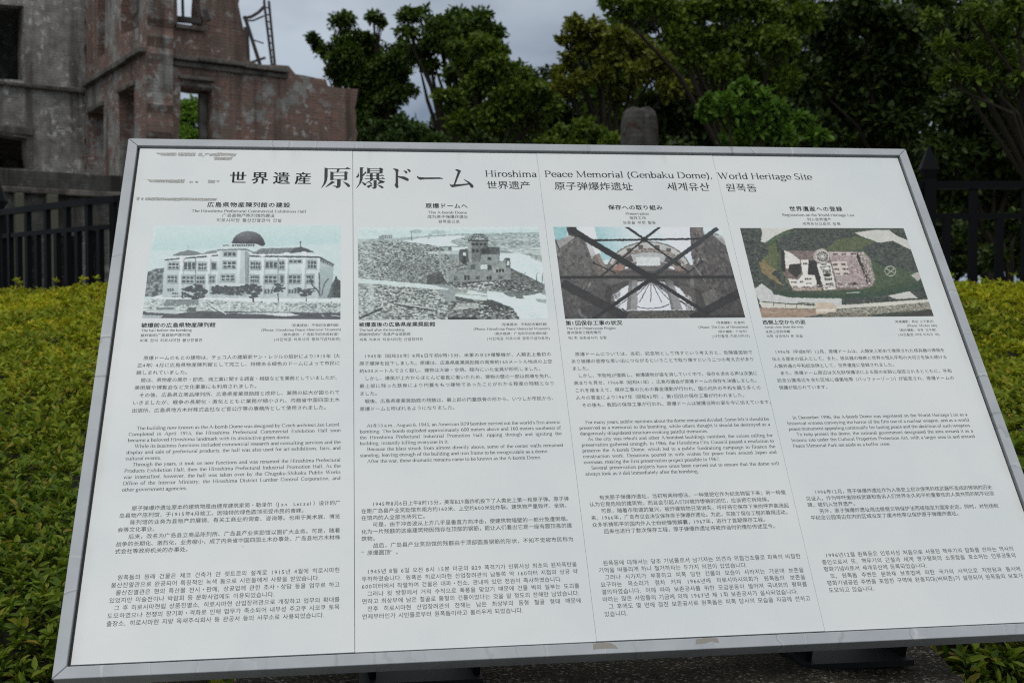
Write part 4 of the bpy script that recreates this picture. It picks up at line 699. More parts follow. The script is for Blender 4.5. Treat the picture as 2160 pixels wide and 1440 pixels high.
p.poly(arc(440, 330, 570), (112, 106, 102)); p.poly(arc(425, 318, 570, 20, 160) + arc(400, 262, 570, 160, 20), (176, 176, 172), 1, 20, 6); p.poly(arc(400, 262, 570, 15, 165) + arc(390, 225, 570, 165, 15), (112, 99, 90), 1, 2.6, (5, 2), (170, 164, 156)); p.poly(arc(390, 218, 570, 20, 160) + arc(330, 130, 570, 160, 20), (168, 170, 168))
for a in (40, 60, 78, 102, 120, 140):
    c_, s_ = math.cos(math.radians(a)), math.sin(math.radians(a)); p.line([(1050 + 408 * c_, 570 - 300 * s_), (1050 + 400 * c_, 570 - 258 * s_)], 48, (98, 94, 88)); 
p.poly(arc(385, 212, 570, 28, 62) + arc(330, 140, 570, 62, 28), (92, 86, 84)); p.poly(arc(385, 212, 570, 118, 152) + arc(330, 140, 570, 152, 118), (92, 86, 84)); p.poly([(920, 400), (1160, 398), (1170, 490), (925, 490)], (196, 200, 198), 1, 40, (9, 3))
p.poly([(690, 500), (760, 470), (800, 490), (790, 560), (710, 580)], (150, 118, 106)); p.ell(860, 515, 55, 22, (206, 208, 208)); p.ell(1270, 515, 50, 22, (204, 208, 208)); p.poly([(1310, 500), (1420, 480), (1440, 570), (1330, 560)], (136, 120, 112))
p.poly(arc(330, 110, 600, 0, 180), (106, 103, 100)); p.poly(arc(460, 90, 640, 0, 180), (112, 108, 104)); p.poly([(620, 700), (860, 640), (1300, 640), (1560, 740), (1660, 920), (1500, 1000), (650, 960), (600, 800)], (80, 77, 76))
p.poly(arc(440, 320, 960, 0, 180, 1075), (206, 208, 213)); p.poly([(600, 960), (640, 740), (820, 640), (840, 660), (700, 800), (660, 960)], (84, 82, 82)); p.poly([(1300, 640), (1540, 740), (1650, 930), (1560, 960), (1420, 780)], (98, 94, 92))
for a in range(15, 180, 15): p.line([(1075, 640), (1075 + 440 * math.cos(math.radians(a)), 960 - 318 * math.sin(math.radians(a)) * .3)], 7, (66, 67, 72))
for k in (1.0, .72, .45): p.line(arc(440 * k, 150 * k, 960 - 110 * (1.3 - k), 200, 340, 1075), 14 if k == .72 else 8, (64, 66, 70))
p.poly([(670, 800), (760, 740), (760, 960), (660, 960)], (92, 90, 90), .75, 2.4, 4, (206, 206, 208)); p.poly([(1420, 780), (1480, 800), (1560, 960), (1440, 960)], (88, 86, 86), .75, 2.4, 4, (206, 206, 208))
p.poly([(850, 640), (935, 640), (940, 950), (828, 950)], (142, 142, 141)); p.poly([(850, 640), (880, 640), (870, 950), (828, 950)], (120, 119, 118)); p.poly([(1215, 640), (1300, 645), (1410, 950), (1290, 950)], (138, 138, 138)); p.poly([(1215, 640), (1240, 640), (1320, 950), (1290, 950)], (118, 117, 117)); p.poly([(1330, 640), (1560, 640), (1700, 690), (1640, 760), (1560, 700)], (120, 117, 114)); p.poly([(1600, 780), (1720, 720), (1800, 850), (1780, 960), (1640, 900)], (150, 147, 142), 1, 40, (7, 5))
p.poly([(420, 700), (470, 660), (620, 720), (560, 960), (380, 1040), (330, 980)], (112, 108, 106), 1, 34, 8); p.line([(430, 720), (460, 660)], 18, (184, 182, 178)); p.poly([(360, 930), (450, 900), (600, 920), (560, 1000), (380, 1010)], (92, 90, 90)); p.line([(340, 940), (350, 1000), (430, 1040)], 26, (170, 182, 180))
p.poly([(650, 960), (1560, 955), (1540, 1050), (600, 1050)], (74, 73, 70), 1, 1.8, (5, 3), (104, 104, 98)); p.poly([(1480, 1000), (2060, 1000), (2060, 1050), (1480, 1050)], (70, 69, 70))
p.line([(810, 90), (1000, 218), (1165, 90)], 24, BK); p.line([(480, 232), (1580, 214)], 20, BK); p.line([(1000, 220), (570, 592)], 17, BK); p.line([(1000, 220), (1470, 560)], 17, BK); p.line([(485, 460), (720, 570)], 13, BK); p.line([(1600, 445), (1440, 570)], 13, BK); p.ell(487, 460, 14, 14, BK); p.ell(1597, 445, 14, 14, BK)
p.line([(1480, 440), (1600, 600), (1640, 660)], 10, (206, 207, 207), .6); p.line([(235, 110), (1080, 615)], 60, BK); p.line([(1750, 105), (1080, 610)], 44, (66, 70, 73)); p.line([(140, 610), (1965, 605)], 30, BK); p.line([(1080, 620), (480, 1050)], 38, BK); p.line([(1080, 620), (1680, 1000)], 36, BK); p.line([(165, 668), (830, 1030)], 92, (60, 61, 64)); p.line([(2010, 760), (1500, 1045)], 92, (60, 61, 64)); p.line([(1380, 640), (1900, 1050)], 8, BK, .0)
p.ell(1085, 610, 66, 46, BK); p.ell(1000, 220, 36, 24, BK)
p.shade([(80, 220), (420, 180), (640, 640), (760, 1050), (180, 1060)], (66, 64, 64), .12, .62, (200, 240), (560, 1000)).shade([(1470, 90), (1880, 240), (2060, 1040), (1560, 1040), (1500, 480)], (64, 62, 62), .12, .6, (1600, 100), (1800, 1000)).shade([(690, 540), (1480, 540), (1480, 700), (690, 700)], (60, 58, 58), .5, .1, (1080, 560), (1080, 700))
p.line([(140, 610), (1965, 605)], 30, BK).line([(235, 110), (1080, 615)], 58, BK).line([(1750, 105), (1080, 610)], 44, (66, 70, 73)).line([(1080, 620), (480, 1050)], 38, BK).line([(1080, 620), (1680, 1000)], 36, BK).ell(1085, 610, 60, 42, BK)
p.warp(1.3, 26, 1).done(panels[2], [(2.044, 0.502), (2.905, 0.5015), (2.922, 1.056), (2.044, 1.0565)])

# 4: from the air
Pic.con = 1.08
GR, TR, PA = (78, 92, 70), (60, 66, 66), (190, 188, 178)
p = Pic([(85, 100), (1730, 93), (2028, 970), (298, 988)], (74, 84, 68), 9)
p.poly([(60, 60), (2100, 60), (2100, 1000), (60, 1000)], (72, 80, 70), 1, 20, 6); p.poly([(240, 100), (640, 95), (560, 120), (430, 180), (330, 245), (290, 230), (300, 140)], (196, 194, 184)); p.poly([(330, 245), (430, 180), (560, 115), (600, 140), (480, 190), (380, 260)], (82, 100, 76))
p.poly([(270, 450), (300, 330), (420, 220), (640, 170), (1240, 160), (1500, 230), (1840, 540), (1830, 600), (1750, 650), (1400, 700), (900, 740), (600, 700), (380, 600)], (76, 92, 68), 1, 24, 7); p.poly([(270, 430), (330, 390), (450, 520), (620, 690), (480, 660), (300, 540)], (146, 122, 84), .8, 30, 6); p.poly([(340, 300), (440, 230), (470, 330), (450, 520), (380, 480), (310, 400)], (98, 104, 68), .8, 24, 6)
p.poly([(1000, 220), (1250, 180), (1480, 240), (1300, 300), (1100, 330), (950, 310)], (92, 100, 70), .9, 22, 6)
for q in ([(440, 240), (520, 170), (640, 130), (900, 120), (1230, 120), (1240, 180), (1050, 200), (980, 290), (900, 290), (830, 330), (820, 420), (640, 380), (540, 330), (460, 330)], [(85, 90), (290, 90), (305, 150), (290, 240), (380, 330), (320, 400), (230, 480), (180, 480)], [(1310, 290), (1400, 250), (1520, 200), (1640, 210), (1760, 300), (1830, 350), (1870, 510), (1760, 530), (1650, 470), (1500, 480), (1400, 400)], [(1080, 800), (1180, 750), (1280, 770), (1450, 720), (1540, 740), (1660, 820), (1640, 870), (1480, 890), (1250, 900), (1130, 870)], [(1780, 720), (1930, 690), (1960, 790), (1870, 800)], [(1580, 90), (1740, 90), (1790, 215), (1680, 180)], [(400, 540), (470, 520), (580, 680), (540, 680)], [(430, 850), (520, 850), (510, 895), (430, 880)], [(660, 860), (820, 850), (800, 890), (700, 915)], [(260, 840), (310, 850), (300, 900), (270, 890)], [(360, 640), (430, 630), (430, 680), (370, 690)], [(180, 490), (240, 480), (330, 600), (300, 660), (220, 650)]): (p.poly(q, TR, 1, 1.5, 5, (84, 92, 82)), p.speck(q, 240, 4, 3.4, ((48, 54, 54), (56, 63, 61), (66, 74, 69), (78, 86, 77), (88, 96, 86))))
p.poly([(1230, 140), (1440, 110), (1580, 110), (1680, 180), (1800, 220), (1800, 310), (1620, 220), (1480, 240), (1300, 175)], PA); p.poly([(1840, 540), (1880, 530), (1900, 600), (1860, 620), (1800, 560)], (170, 166, 156))
p.poly([(230, 700), (300, 650), (400, 720), (420, 760), (900, 790), (1100, 795), (1100, 870), (280, 830), (240, 760)], (186, 186, 182)); p.poly([(1560, 770), (1780, 720), (1870, 790), (1650, 800)], (190, 188, 180)); p.poly([(270, 830), (830, 870), (1120, 860), (1980, 800), (1990, 840), (1060, 900), (300, 890)], (196, 192, 178))
p.poly([(400, 720), (620, 740), (1020, 765), (1400, 730), (1850, 660), (1910, 600), (1905, 690), (1700, 740), (1300, 790), (1000, 795), (600, 790), (420, 755)], (58, 80, 64)); p.poly([(1000, 740), (1420, 700), (1840, 620), (1850, 650), (1400, 735), (1010, 768)], (66, 86, 62))
p.poly([(280, 890), (830, 900), (870, 960), (700, 985), (290, 990)], (156, 132, 112), 1, 40, (20, 4)); p.poly([(830, 840), (980, 835), (1050, 870), (1050, 950), (840, 950)], (190, 170, 148)); p.poly([(840, 900), (1030, 900), (1040, 925), (850, 930)], (206, 196, 180)); p.poly([(1040, 910), (1980, 830), (2010, 900), (1050, 985)], (104, 102, 88), 1, 2.6, 4, (170, 164, 148)); p.poly([(1400, 985), (1700, 960), (2010, 900), (2040, 980)], (66, 66, 62)); p.poly([(980, 930), (1420, 955), (1380, 985), (860, 985)], (150, 140, 120), .8, 3, 5, (90, 88, 78))
for x0, x1, y in ((300, 420, 830), (420, 540, 840), (530, 650, 850), (660, 820, 840)): p.line([(x0, y), (x1, y + 8)], 10, (96, 98, 84)); p.line([(x1, y), (x1 - 8, y + 40)], 7, (80, 82, 74))
PK, WH_ = (158, 143, 141), (206, 201, 193)
p.poly([(490, 330), (525, 320), (1240, 330), (1320, 330), (1440, 600), (1400, 680), (1300, 700), (1000, 715), (620, 700), (520, 560)], (120, 104, 100), 1, 40, 4)
p.poly([(970, 330), (1260, 335), (1390, 640), (1340, 690), (1060, 680)], PK, 1, 44, 4); p.poly([(1260, 340), (1320, 330), (1390, 400), (1440, 620), (1390, 660)], (170, 156, 150), 1, 2.6, 4, (120, 110, 104)); p.poly([(1240, 345), (1275, 350), (1400, 640), (1355, 650)], (58, 56, 54)); p.poly([(980, 335), (1250, 338), (1255, 370), (985, 372)], (186, 168, 164)); p.wins(1015, 345, 1065, 365, 4, (70, 62, 60)); p.wins(1095, 345, 1150, 365, 4, (70, 62, 60)); p.wins(1190, 343, 1245, 362, 4, (70, 62, 60))
p.poly([(525, 320), (580, 340), (680, 410), (690, 500), (540, 500)], WH_, 1, 16, 6); p.poly([(490, 330), (526, 320), (540, 540), (500, 520)], (54, 54, 52)); p.poly([(580, 460), (690, 450), (700, 540), (640, 590), (560, 520)], (60, 60, 56))
p.poly([(690, 415), (770, 408), (760, 560), (840, 570), (850, 680), (600, 690), (560, 600), (660, 610), (710, 560)], (212, 206, 196)); p.poly([(770, 420), (860, 420), (880, 560), (910, 715), (860, 680), (830, 560), (760, 555)], (54, 54, 52)); p.wins(712, 440, 758, 465, 3, (66, 62, 58)); p.wins(730, 590, 800, 615, 4, (80, 74, 68)); p.wins(590, 625, 650, 645, 4, (80, 74, 68)); p.wins(745, 640, 800, 655, 4, (80, 74, 68)); p.wins(680, 620, 715, 640, 2, (80, 74, 68)); p.wins(610, 670, 660, 690, 4, (90, 84, 76)); p.line([(730, 490), (765, 545)], 6, WH_)
p.poly([(850, 450), (985, 440), (1050, 700), (920, 715)], (206, 202, 192)); p.poly([(880, 480), (985, 470), (1000, 570), (930, 580)], (66, 64, 60), 1, 2, 5, (190, 186, 178)); p.wins(925, 590, 1005, 620, 4, (62, 58, 54)); p.wins(940, 640, 1020, 668, 4, (62, 58, 54)); p.wins(890, 448, 950, 466, 5, (80, 76, 70)); p.ell(950, 495, 26, 14, (216, 212, 206)); p.poly([(915, 555), (985, 550), (990, 575), (930, 580)], (58, 56, 54))
p.poly([(1000, 430), (1150, 425), (1180, 560), (1040, 570)], (196, 182, 172)); p.wins(1015, 445, 1062, 470, 3, (64, 58, 54)); p.wins(1095, 443, 1142, 468, 3, (64, 58, 54)); p.wins(1028, 495, 1074, 516, 3, (64, 58, 54)); p.wins(1106, 492, 1166, 514, 4, (64, 58, 54)); p.wins(1040, 543, 1085, 560, 3, (90, 80, 74)); p.wins(1118, 540, 1178, 560, 4, (64, 58, 54)); p.wins(1060, 643, 1112, 662, 4, (100, 86, 82)); p.wins(1150, 640, 1205, 660, 4, (100, 86, 82)); p.wins(1310, 675, 1360, 692, 3, (100, 90, 84)); p.ell(1230, 650, 26, 18, (62, 58, 54))
p.ell(900, 375, 82, 72, (150, 138, 130), .9, jag=.08, nz=2, sc=3, c2=(196, 188, 180)); p.ell(908, 380, 62, 54, (72, 74, 68))
for a in range(0, 180, 22): p.line([(908 + 64 * math.cos(math.radians(a)), 380 - 56 * math.sin(math.radians(a))), (908 - 64 * math.cos(math.radians(a)), 380 + 56 * math.sin(math.radians(a)))], 5, (196, 190, 182))
p.line(arc(64, 56, 380, 0, 360, 908), 7, (200, 192, 184)); p.line(arc(36, 32, 380, 0, 360, 908), 4, (180, 174, 168))
p.speck([(985, 380), (1250, 380), (1370, 630), (1180, 640), (1170, 430), (985, 425)], 300, 3, 2, ((150, 122, 124), (176, 150, 150), (190, 170, 166), (134, 110, 110)))
p.speck([(1270, 340), (1320, 335), (1440, 600), (1400, 680), (1370, 640)], 160, 3, 2, ((190, 178, 172), (120, 112, 106), (160, 146, 140)))
p.speck([(520, 560), (600, 690), (1050, 705), (1300, 690), (1380, 650), (1000, 640), (600, 700)], 200, 3, 2, ((196, 188, 180), (140, 124, 118), (104, 94, 88)))
p.poly([(620, 690), (900, 690), (900, 720), (600, 720)], (150, 128, 112), .8, 3, 4, (196, 180, 166)); p.line(arc(54, 48, 522, 0, 360, 1592), 9, (160, 158, 150)); p.line([(1550, 500), (1635, 545)], 8, (170, 166, 158)); p.line([(1635, 490), (1560, 555)], 8, (170, 166, 158)); p.line([(1150, 742), (1280, 735)], 10, (150, 160, 150))
p.warp(1.5, 30, 1).done(panels[3], [(3.004, 0.505), (3.883, 0.502), (3.882, 1.0555), (3.004, 1.0575)])
def leaf_mat(name, stops, rough=0.5, trans=0.25, yel=None):
    m = mat(name, stops[0][1], rough, 0, 0.18); t = NT(m); g = t.n('NewGeometry')
    c = t.ramp(g.outputs['Random Per Island'], stops)
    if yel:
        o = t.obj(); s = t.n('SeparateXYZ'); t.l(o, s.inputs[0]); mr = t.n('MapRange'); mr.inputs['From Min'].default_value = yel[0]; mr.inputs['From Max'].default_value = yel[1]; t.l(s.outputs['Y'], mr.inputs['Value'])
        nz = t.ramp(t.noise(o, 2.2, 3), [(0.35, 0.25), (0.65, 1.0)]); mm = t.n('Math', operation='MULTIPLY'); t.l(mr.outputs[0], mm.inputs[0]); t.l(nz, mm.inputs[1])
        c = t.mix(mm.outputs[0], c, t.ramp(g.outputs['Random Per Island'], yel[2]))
    t.l(c, t.b.inputs['Base Color'])
    tr = t.n('BsdfTranslucent'); t.l(c, tr.inputs['Color']); ms = t.n('MixShader', Fac=trans); t.l(t.b.outputs[0], ms.inputs[1]); t.l(tr.outputs[0], ms.inputs[2])
    t.l(ms.outputs[0], t.t.nodes['Material Output'].inputs['Surface'])
    return m
def unit(a): return a / np.maximum(np.linalg.norm(a, axis=1, keepdims=True), 1e-9)
def leaves(P, D, NRM, L, Wd, fold=0.25, droop=0.15):
    """6-point folded leaves: base P, direction D, blade normal NRM, length L, width Wd -> verts, quads"""
    S = unit(np.cross(D, NRM)); n = len(P); L = L[:, None]; Wd = Wd[:, None]
    V = np.empty((n, 6, 3)); up = NRM
    V[:, 0] = P; V[:, 3] = P + D * L - up * L * droop
    for k, f_, ww in ((1, .33, .5), (2, .72, .38)):
        V[:, k] = P + D * L * f_ + S * Wd * ww + up * Wd * fold - up * L * droop * f_ * f_
        V[:, 6 - k] = P + D * L * f_ - S * Wd * ww + up * Wd * fold - up * L * droop * f_ * f_
    b = (np.arange(n) * 6)[:, None]
    F = np.concatenate([b + np.array([[0, 1, 2, 3]]), b + np.array([[0, 3, 4, 5]])])
    return V.reshape(-1, 3), F

# ------------------------------------------------------------------ the clipped hedge on its bank
HX0, HX1, HY0 = -5.2, 5.4, 2.2
FEN = [(-6.6, 12.0), (-5.6, 10.7), (-4.7, 9.55), (-3.75, 8.5), (-2.7, 7.55), (-1.5, 7.0), (0.2, 6.78), (1.6, 6.68), (2.4, 6.62), (3.0, 6.60), (4.4, 6.62), (5.8, 6.75)]   # line of the railing behind it
def fen_y(x): return np.interp(x, [a for a, b in FEN], [b for a, b in FEN])
def hedge_z(x, y):
    yb = fen_y(x) - 0.32; s = np.clip((y - HY0) / (yb - HY0), 0, 1)
    z = 0.60 + s * (0.80 - 0.02 * x * 0) + 0.045 * np.sin(1.7 * x + 0.6 * y) * np.sin(1.3 * y + .4 * x) + .02 * np.sin(5.1 * x + 2.2 * y) * np.sin(4.3 * y - 1.1 * x)
    z = np.where(y < HY0 + .25, z - ((HY0 + .25 - y) / .25) ** 2 * .16, z); return z
hedge = empty('clipped_hedge', (0, 4.6, 0)); tag(hedge, 'low clipped azalea hedge with yellow-green leaves rising to the black railing', 'hedge')
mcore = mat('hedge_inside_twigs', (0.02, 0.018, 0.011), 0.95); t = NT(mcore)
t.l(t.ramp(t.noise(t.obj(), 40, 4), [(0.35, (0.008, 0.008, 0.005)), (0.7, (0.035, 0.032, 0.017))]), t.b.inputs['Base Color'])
gx = np.linspace(HX0, HX1, 110); gy = np.linspace(0, 1, 70); XX, SS_ = np.meshgrid(gx, gy); YY = HY0 + .03 + SS_ * (fen_y(XX) - .36 - HY0)
ZZ = hedge_z(XX, YY) - 0.075 + RNG.uniform(-.02, .02, XX.shape)
V = np.stack([XX, YY - 4.6, ZZ], -1).reshape(-1, 3); nx, ny = 110, 70; i = np.arange((nx - 1) * (ny - 1)); b = i // (nx - 1) * nx + i % (nx - 1)
F = np.stack([b, b + 1, b + nx + 1, b + nx], 1)
rim = np.concatenate([np.arange(nx), np.arange(1, ny) * nx + nx - 1, (ny - 1) * nx + np.arange(nx - 2, -1, -1), np.arange(ny - 2, 0, -1) * nx])
low = V[rim].copy(); low[:, 2] = 0; nb = len(V); V = np.concatenate([V, low]); k = np.arange(len(rim)); F = np.concatenate([F, np.stack([rim[k], nb + k, nb + (k + 1) % len(rim), rim[(k + 1) % len(rim)]], 1)])
mesh_np('bank_and_twigs', V, F, mcore, hedge, smooth=True)
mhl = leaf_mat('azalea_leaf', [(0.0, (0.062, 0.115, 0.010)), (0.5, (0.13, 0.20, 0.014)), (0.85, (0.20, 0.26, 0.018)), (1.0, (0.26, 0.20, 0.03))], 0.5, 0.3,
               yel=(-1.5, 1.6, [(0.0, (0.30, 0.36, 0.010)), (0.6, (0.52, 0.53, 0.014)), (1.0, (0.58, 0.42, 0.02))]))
def whorls(n):
    x = RNG.uniform(HX0, HX1, n * 2); y = HY0 + RNG.random(n * 2) ** 1.15 * (fen_y(x) - .32 - HY0)
    # thin out where the board always hides the hedge
    u = x / y; keep = (RNG.random(n * 2) < np.where((np.abs(u + .02) < .30), .42, 1.0)) & (np.abs(u) < .75); x, y = x[keep][:n], y[keep][:n]
    z = hedge_z(x, y) - RNG.random(len(x)) ** 1.6 * .10 + .012
    tall = RNG.random(len(x)) < .05; z = z + tall * RNG.uniform(.01, .07, len(x)); return np.stack([x, y - 4.6, z], 1)
C_ = whorls(43000)
# front face of the hedge, seen under the board
nf = 5000; xf = RNG.uniform(HX0, HX1, nf); zf = RNG.uniform(.02, .55, nf); C2 = np.stack([xf, HY0 - 4.6 + RNG.uniform(-.03, .06, nf), zf], 1)
VV, FF, off = [], [], 0
for Cc, front in ((C_, False), (C2, True)):
    n = len(Cc); ax = unit(np.stack([RNG.normal(0, .35, n), RNG.normal(-.95 if front else -.18, .3, n), np.full(n, .35 if front else 1.0)], 1))
    a = unit(np.cross(ax, np.tile([[.3, .9, .2]], (n, 1)))); c = np.cross(ax, a); m = 7; ph0 = RNG.random(n) * 6.28
    for j in range(m):
        ph = ph0 + j * 2.4 + RNG.normal(0, .2, n); inc = np.radians(RNG.uniform(8, 62, n))[:, None]
        rad = a * np.cos(ph)[:, None] + c * np.sin(ph)[:, None]; D = unit(rad * np.cos(inc) + ax * np.sin(inc)); NR = unit(ax * np.cos(inc) - rad * np.sin(inc))
        L = RNG.uniform(.017, .036, n); L = L * np.where(RNG.random(n) < .06, 1.35, 1)
        v, f = leaves(Cc + RNG.normal(0, .004, (n, 3)), D, NR, L, L * RNG.uniform(.34, .46, n)); VV.append(v); FF.append(f + off); off += len(v)
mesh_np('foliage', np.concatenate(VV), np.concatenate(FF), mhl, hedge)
mtw = mat('bare_twig', (0.16, 0.13, 0.10), .9); mb = MB()
for k in range(150):
    x = random.choice((random.uniform(-2.6, -.7), random.uniform(.8, 3.0))); y = random.uniform(2.3, 5.0); z = float(hedge_z(np.array([x]), np.array([y]))[0]); p0 = Vector((x, y - 4.6, z - .03))
    for q in range(2):
        p1 = p0 + Vector((random.uniform(-.07, .07), random.uniform(-.05, .05), random.uniform(.0, .045))); mb.tube([p0, (p0 + p1) / 2 + Vector((0, 0, .008)), p1], [.0016, .0013, .0007], 4)
tag(mb.build('twigs', mtw, hedge), kind='stuff')

# ------------------------------------------------------------------ the stone block under the board and its brackets
mst = mat('rough_dark_granite', (0.13, 0.12, 0.105), 0.95, 0, .1); t = NT(mst); o = t.obj()  # dark granite, its colour lowered further to stand for the shadow over it
vz = t.n('TexVoronoi', Scale=230.0); t.l(o, vz.inputs['Vector']); sc2 = t.n('SeparateColor'); t.l(vz.outputs['Color'], sc2.inputs[0])
g1 = t.ramp(sc2.outputs[0], [(0.0, (0.022, 0.019, 0.014)), (0.55, (0.055, 0.046, 0.033)), (0.85, (0.10, 0.085, 0.06)), (1.0, (0.34, 0.31, 0.27))])
t.l(t.mix(t.ramp(t.noise(o, 7, 6), [(0.4, 0.0), (0.68, 0.75)]), g1, (0.024, 0.022, 0.016)), t.b.inputs['Base Color']); t.bump(t.noise(o, 90, 6, .7), 0.6, 0.006)
bm = bmesh.new(); bmesh.ops.create_cube(bm, size=1.0)
bmesh.ops.scale(bm, vec=(1.30, 0.62, 0.66), verts=bm.verts); bmesh.ops.bevel(bm, geom=list(bm.edges), offset=0.05, segments=3, affect='EDGES')
bmesh.ops.subdivide_edges(bm, edges=[e for e in bm.edges if e.calc_length() > .05], cuts=9, use_grid_fill=True)
for v in bm.verts:
    nz = mnoise.fractal(v.co * 4.0, .9, 2.1, 4); v.co += v.co.normalized() * 0.022 * nz + Vector((0, 0, .012 * mnoise.noise(v.co * 13)))
me = bpy.data.meshes.new('stone_block'); bm.to_mesh(me); bm.free()
stone = link('stone_block', me, mst); stone.rotation_euler = (0, 0, -R_(7.5))
tag(stone, 'rough dark granite block carrying the information board', 'stone block')
for p_ in me.polygons: p_.use_smooth = True
stone.location = (0.145, 1.87, 0.345)
mbr = mat('black_steel_bracket', (0.012, 0.012, 0.014), 0.6, 0.0, .2)
for xb in (-0.27, 0.47):                      # brackets: a plate on the stone and a web up to the back of the board (board coordinates)
    Mi = BM.inverted(); P = lambda x, y, z: tuple(Mi @ Vector((x, y, z)))
    base = BM @ Vector((xb, .22, -.034)); mb = MB(); yaw = R_(-7.5)
    a_ = BM @ Vector((xb, .04, -.0345)); b_ = BM @ Vector((xb, .40, -.0345)); zt = 0.684
    wv = bx * .006
    for sx in (-.085, .085):
        o_ = bx * sx
        q = [a_ + o_, b_ + o_, Vector(((b_ + o_).x, (b_ + o_).y - .02, zt)), Vector(((a_ + o_).x, (a_ + o_).y + .05, zt))]
        V = [Mi @ (p + w_) for w_ in (-wv, wv) for p in q]; mb.add(V, [(0, 1, 2, 3), (7, 6, 5, 4), (0, 4, 5, 1), (1, 5, 6, 2), (2, 6, 7, 3), (3, 7, 4, 0)])
    c0 = (a_ + b_) / 2; hw = bx * .10; hd = Vector((-bx.y, bx.x, 0)).normalized() * .085
    q = [Vector((p.x, p.y, zt - .004)) for p in (c0 - hw - hd, c0 + hw - hd, c0 + hw + hd, c0 - hw + hd)]
    V = [Mi @ p for p in q] + [Mi @ (p + Vector((0, 0, .01))) for p in q]; mb.add(V, [(3, 2, 1, 0), (4, 5, 6, 7), (0, 1, 5, 4), (1, 2, 6, 5), (2, 3, 7, 6), (3, 0, 4, 7)])
    mb.build('bracket', mbr, board)

# ------------------------------------------------------------------ black railing along the back of the hedge
mfe = mat('black_painted_iron', (0.005, 0.0055, 0.007), 0.5, 0.0, 0.1)
fence = empty('black_railing', (0, 6.9, 0)); tag(fence, 'black iron railing of square bars along the back of the hedge', 'railing')
xs = np.linspace(-6.5, 5.7, 1200); ys = fen_y(xs); ds = np.concatenate([[0], np.cumsum(np.hypot(np.diff(xs), np.diff(ys)))])
def fp(s): return Vector((float(np.interp(s, ds, xs)), float(np.interp(s, ds, ys)) - 6.9, 0))
TOP, LOW = 1.98, 1.80
def railp(name, z, h, w_):
    mb = MB(); L = ds[-1]; n = 44; pts = [fp(L * i / n) + Vector((0, 0, z)) for i in range(n + 1)]
    for i in range(n):
        mb.bar(pts[i], pts[i + 1] + (pts[i + 1] - pts[i]).normalized() * .004, w_, h)
    mb.build(name, mfe, fence)
railp('top_rail', TOP, .045, .05); railp('lower_rail', LOW, .032, .035)
barm = {}
for i in range(int(ds[-1] / .152)):
    s = .05 + i * .152; p0 = fp(s); full = i % 2 == 0
    if full not in barm:
        mb = MB(); mb.box(-.021, .021, -.018, .018, .25, (TOP - .0226) if full else (LOW - .0162)); ob = mb.build('bar', mfe, fence); barm[full] = ob.data
    else: ob = bpy.data.objects.new('bar', barm[full]); COL.objects.link(ob); ob.parent = fence
    d = fp(s + .02) - p0; ob.location = p0; ob.rotation_euler = (0, 0, math.atan2(d.y, d.x))
for sx in (-3.93, -1.1, 2.43, 5.2):               # posts with spear tips
    s = float(np.interp(sx, xs, ds)); p0 = fp(s); mb = MB(); mb.box(-.035, .035, -.035, .035, 0, TOP + .035)
    po = mb.build('post', mfe, fence); po.location = p0 + Vector((0, -.002, 0))
    V = [(-.02, -.02, 0), (.02, -.02, 0), (.02, .02, 0), (-.02, .02, 0), (-.055, -.03, .055), (.055, -.03, .055), (.055, .03, .055), (-.055, .03, .055), (0, 0, .20)]
    mb = MB(); mb.add([(x, y, z + TOP + .036) for x, y, z in V], [(3, 2, 1, 0), (0, 1, 5, 4), (1, 2, 6, 5), (2, 3, 7, 6), (3, 0, 4, 7), (4, 5, 8), (5, 6, 8), (6, 7, 8), (7, 4, 8)]); mb.build('spear_tip', mfe, po)

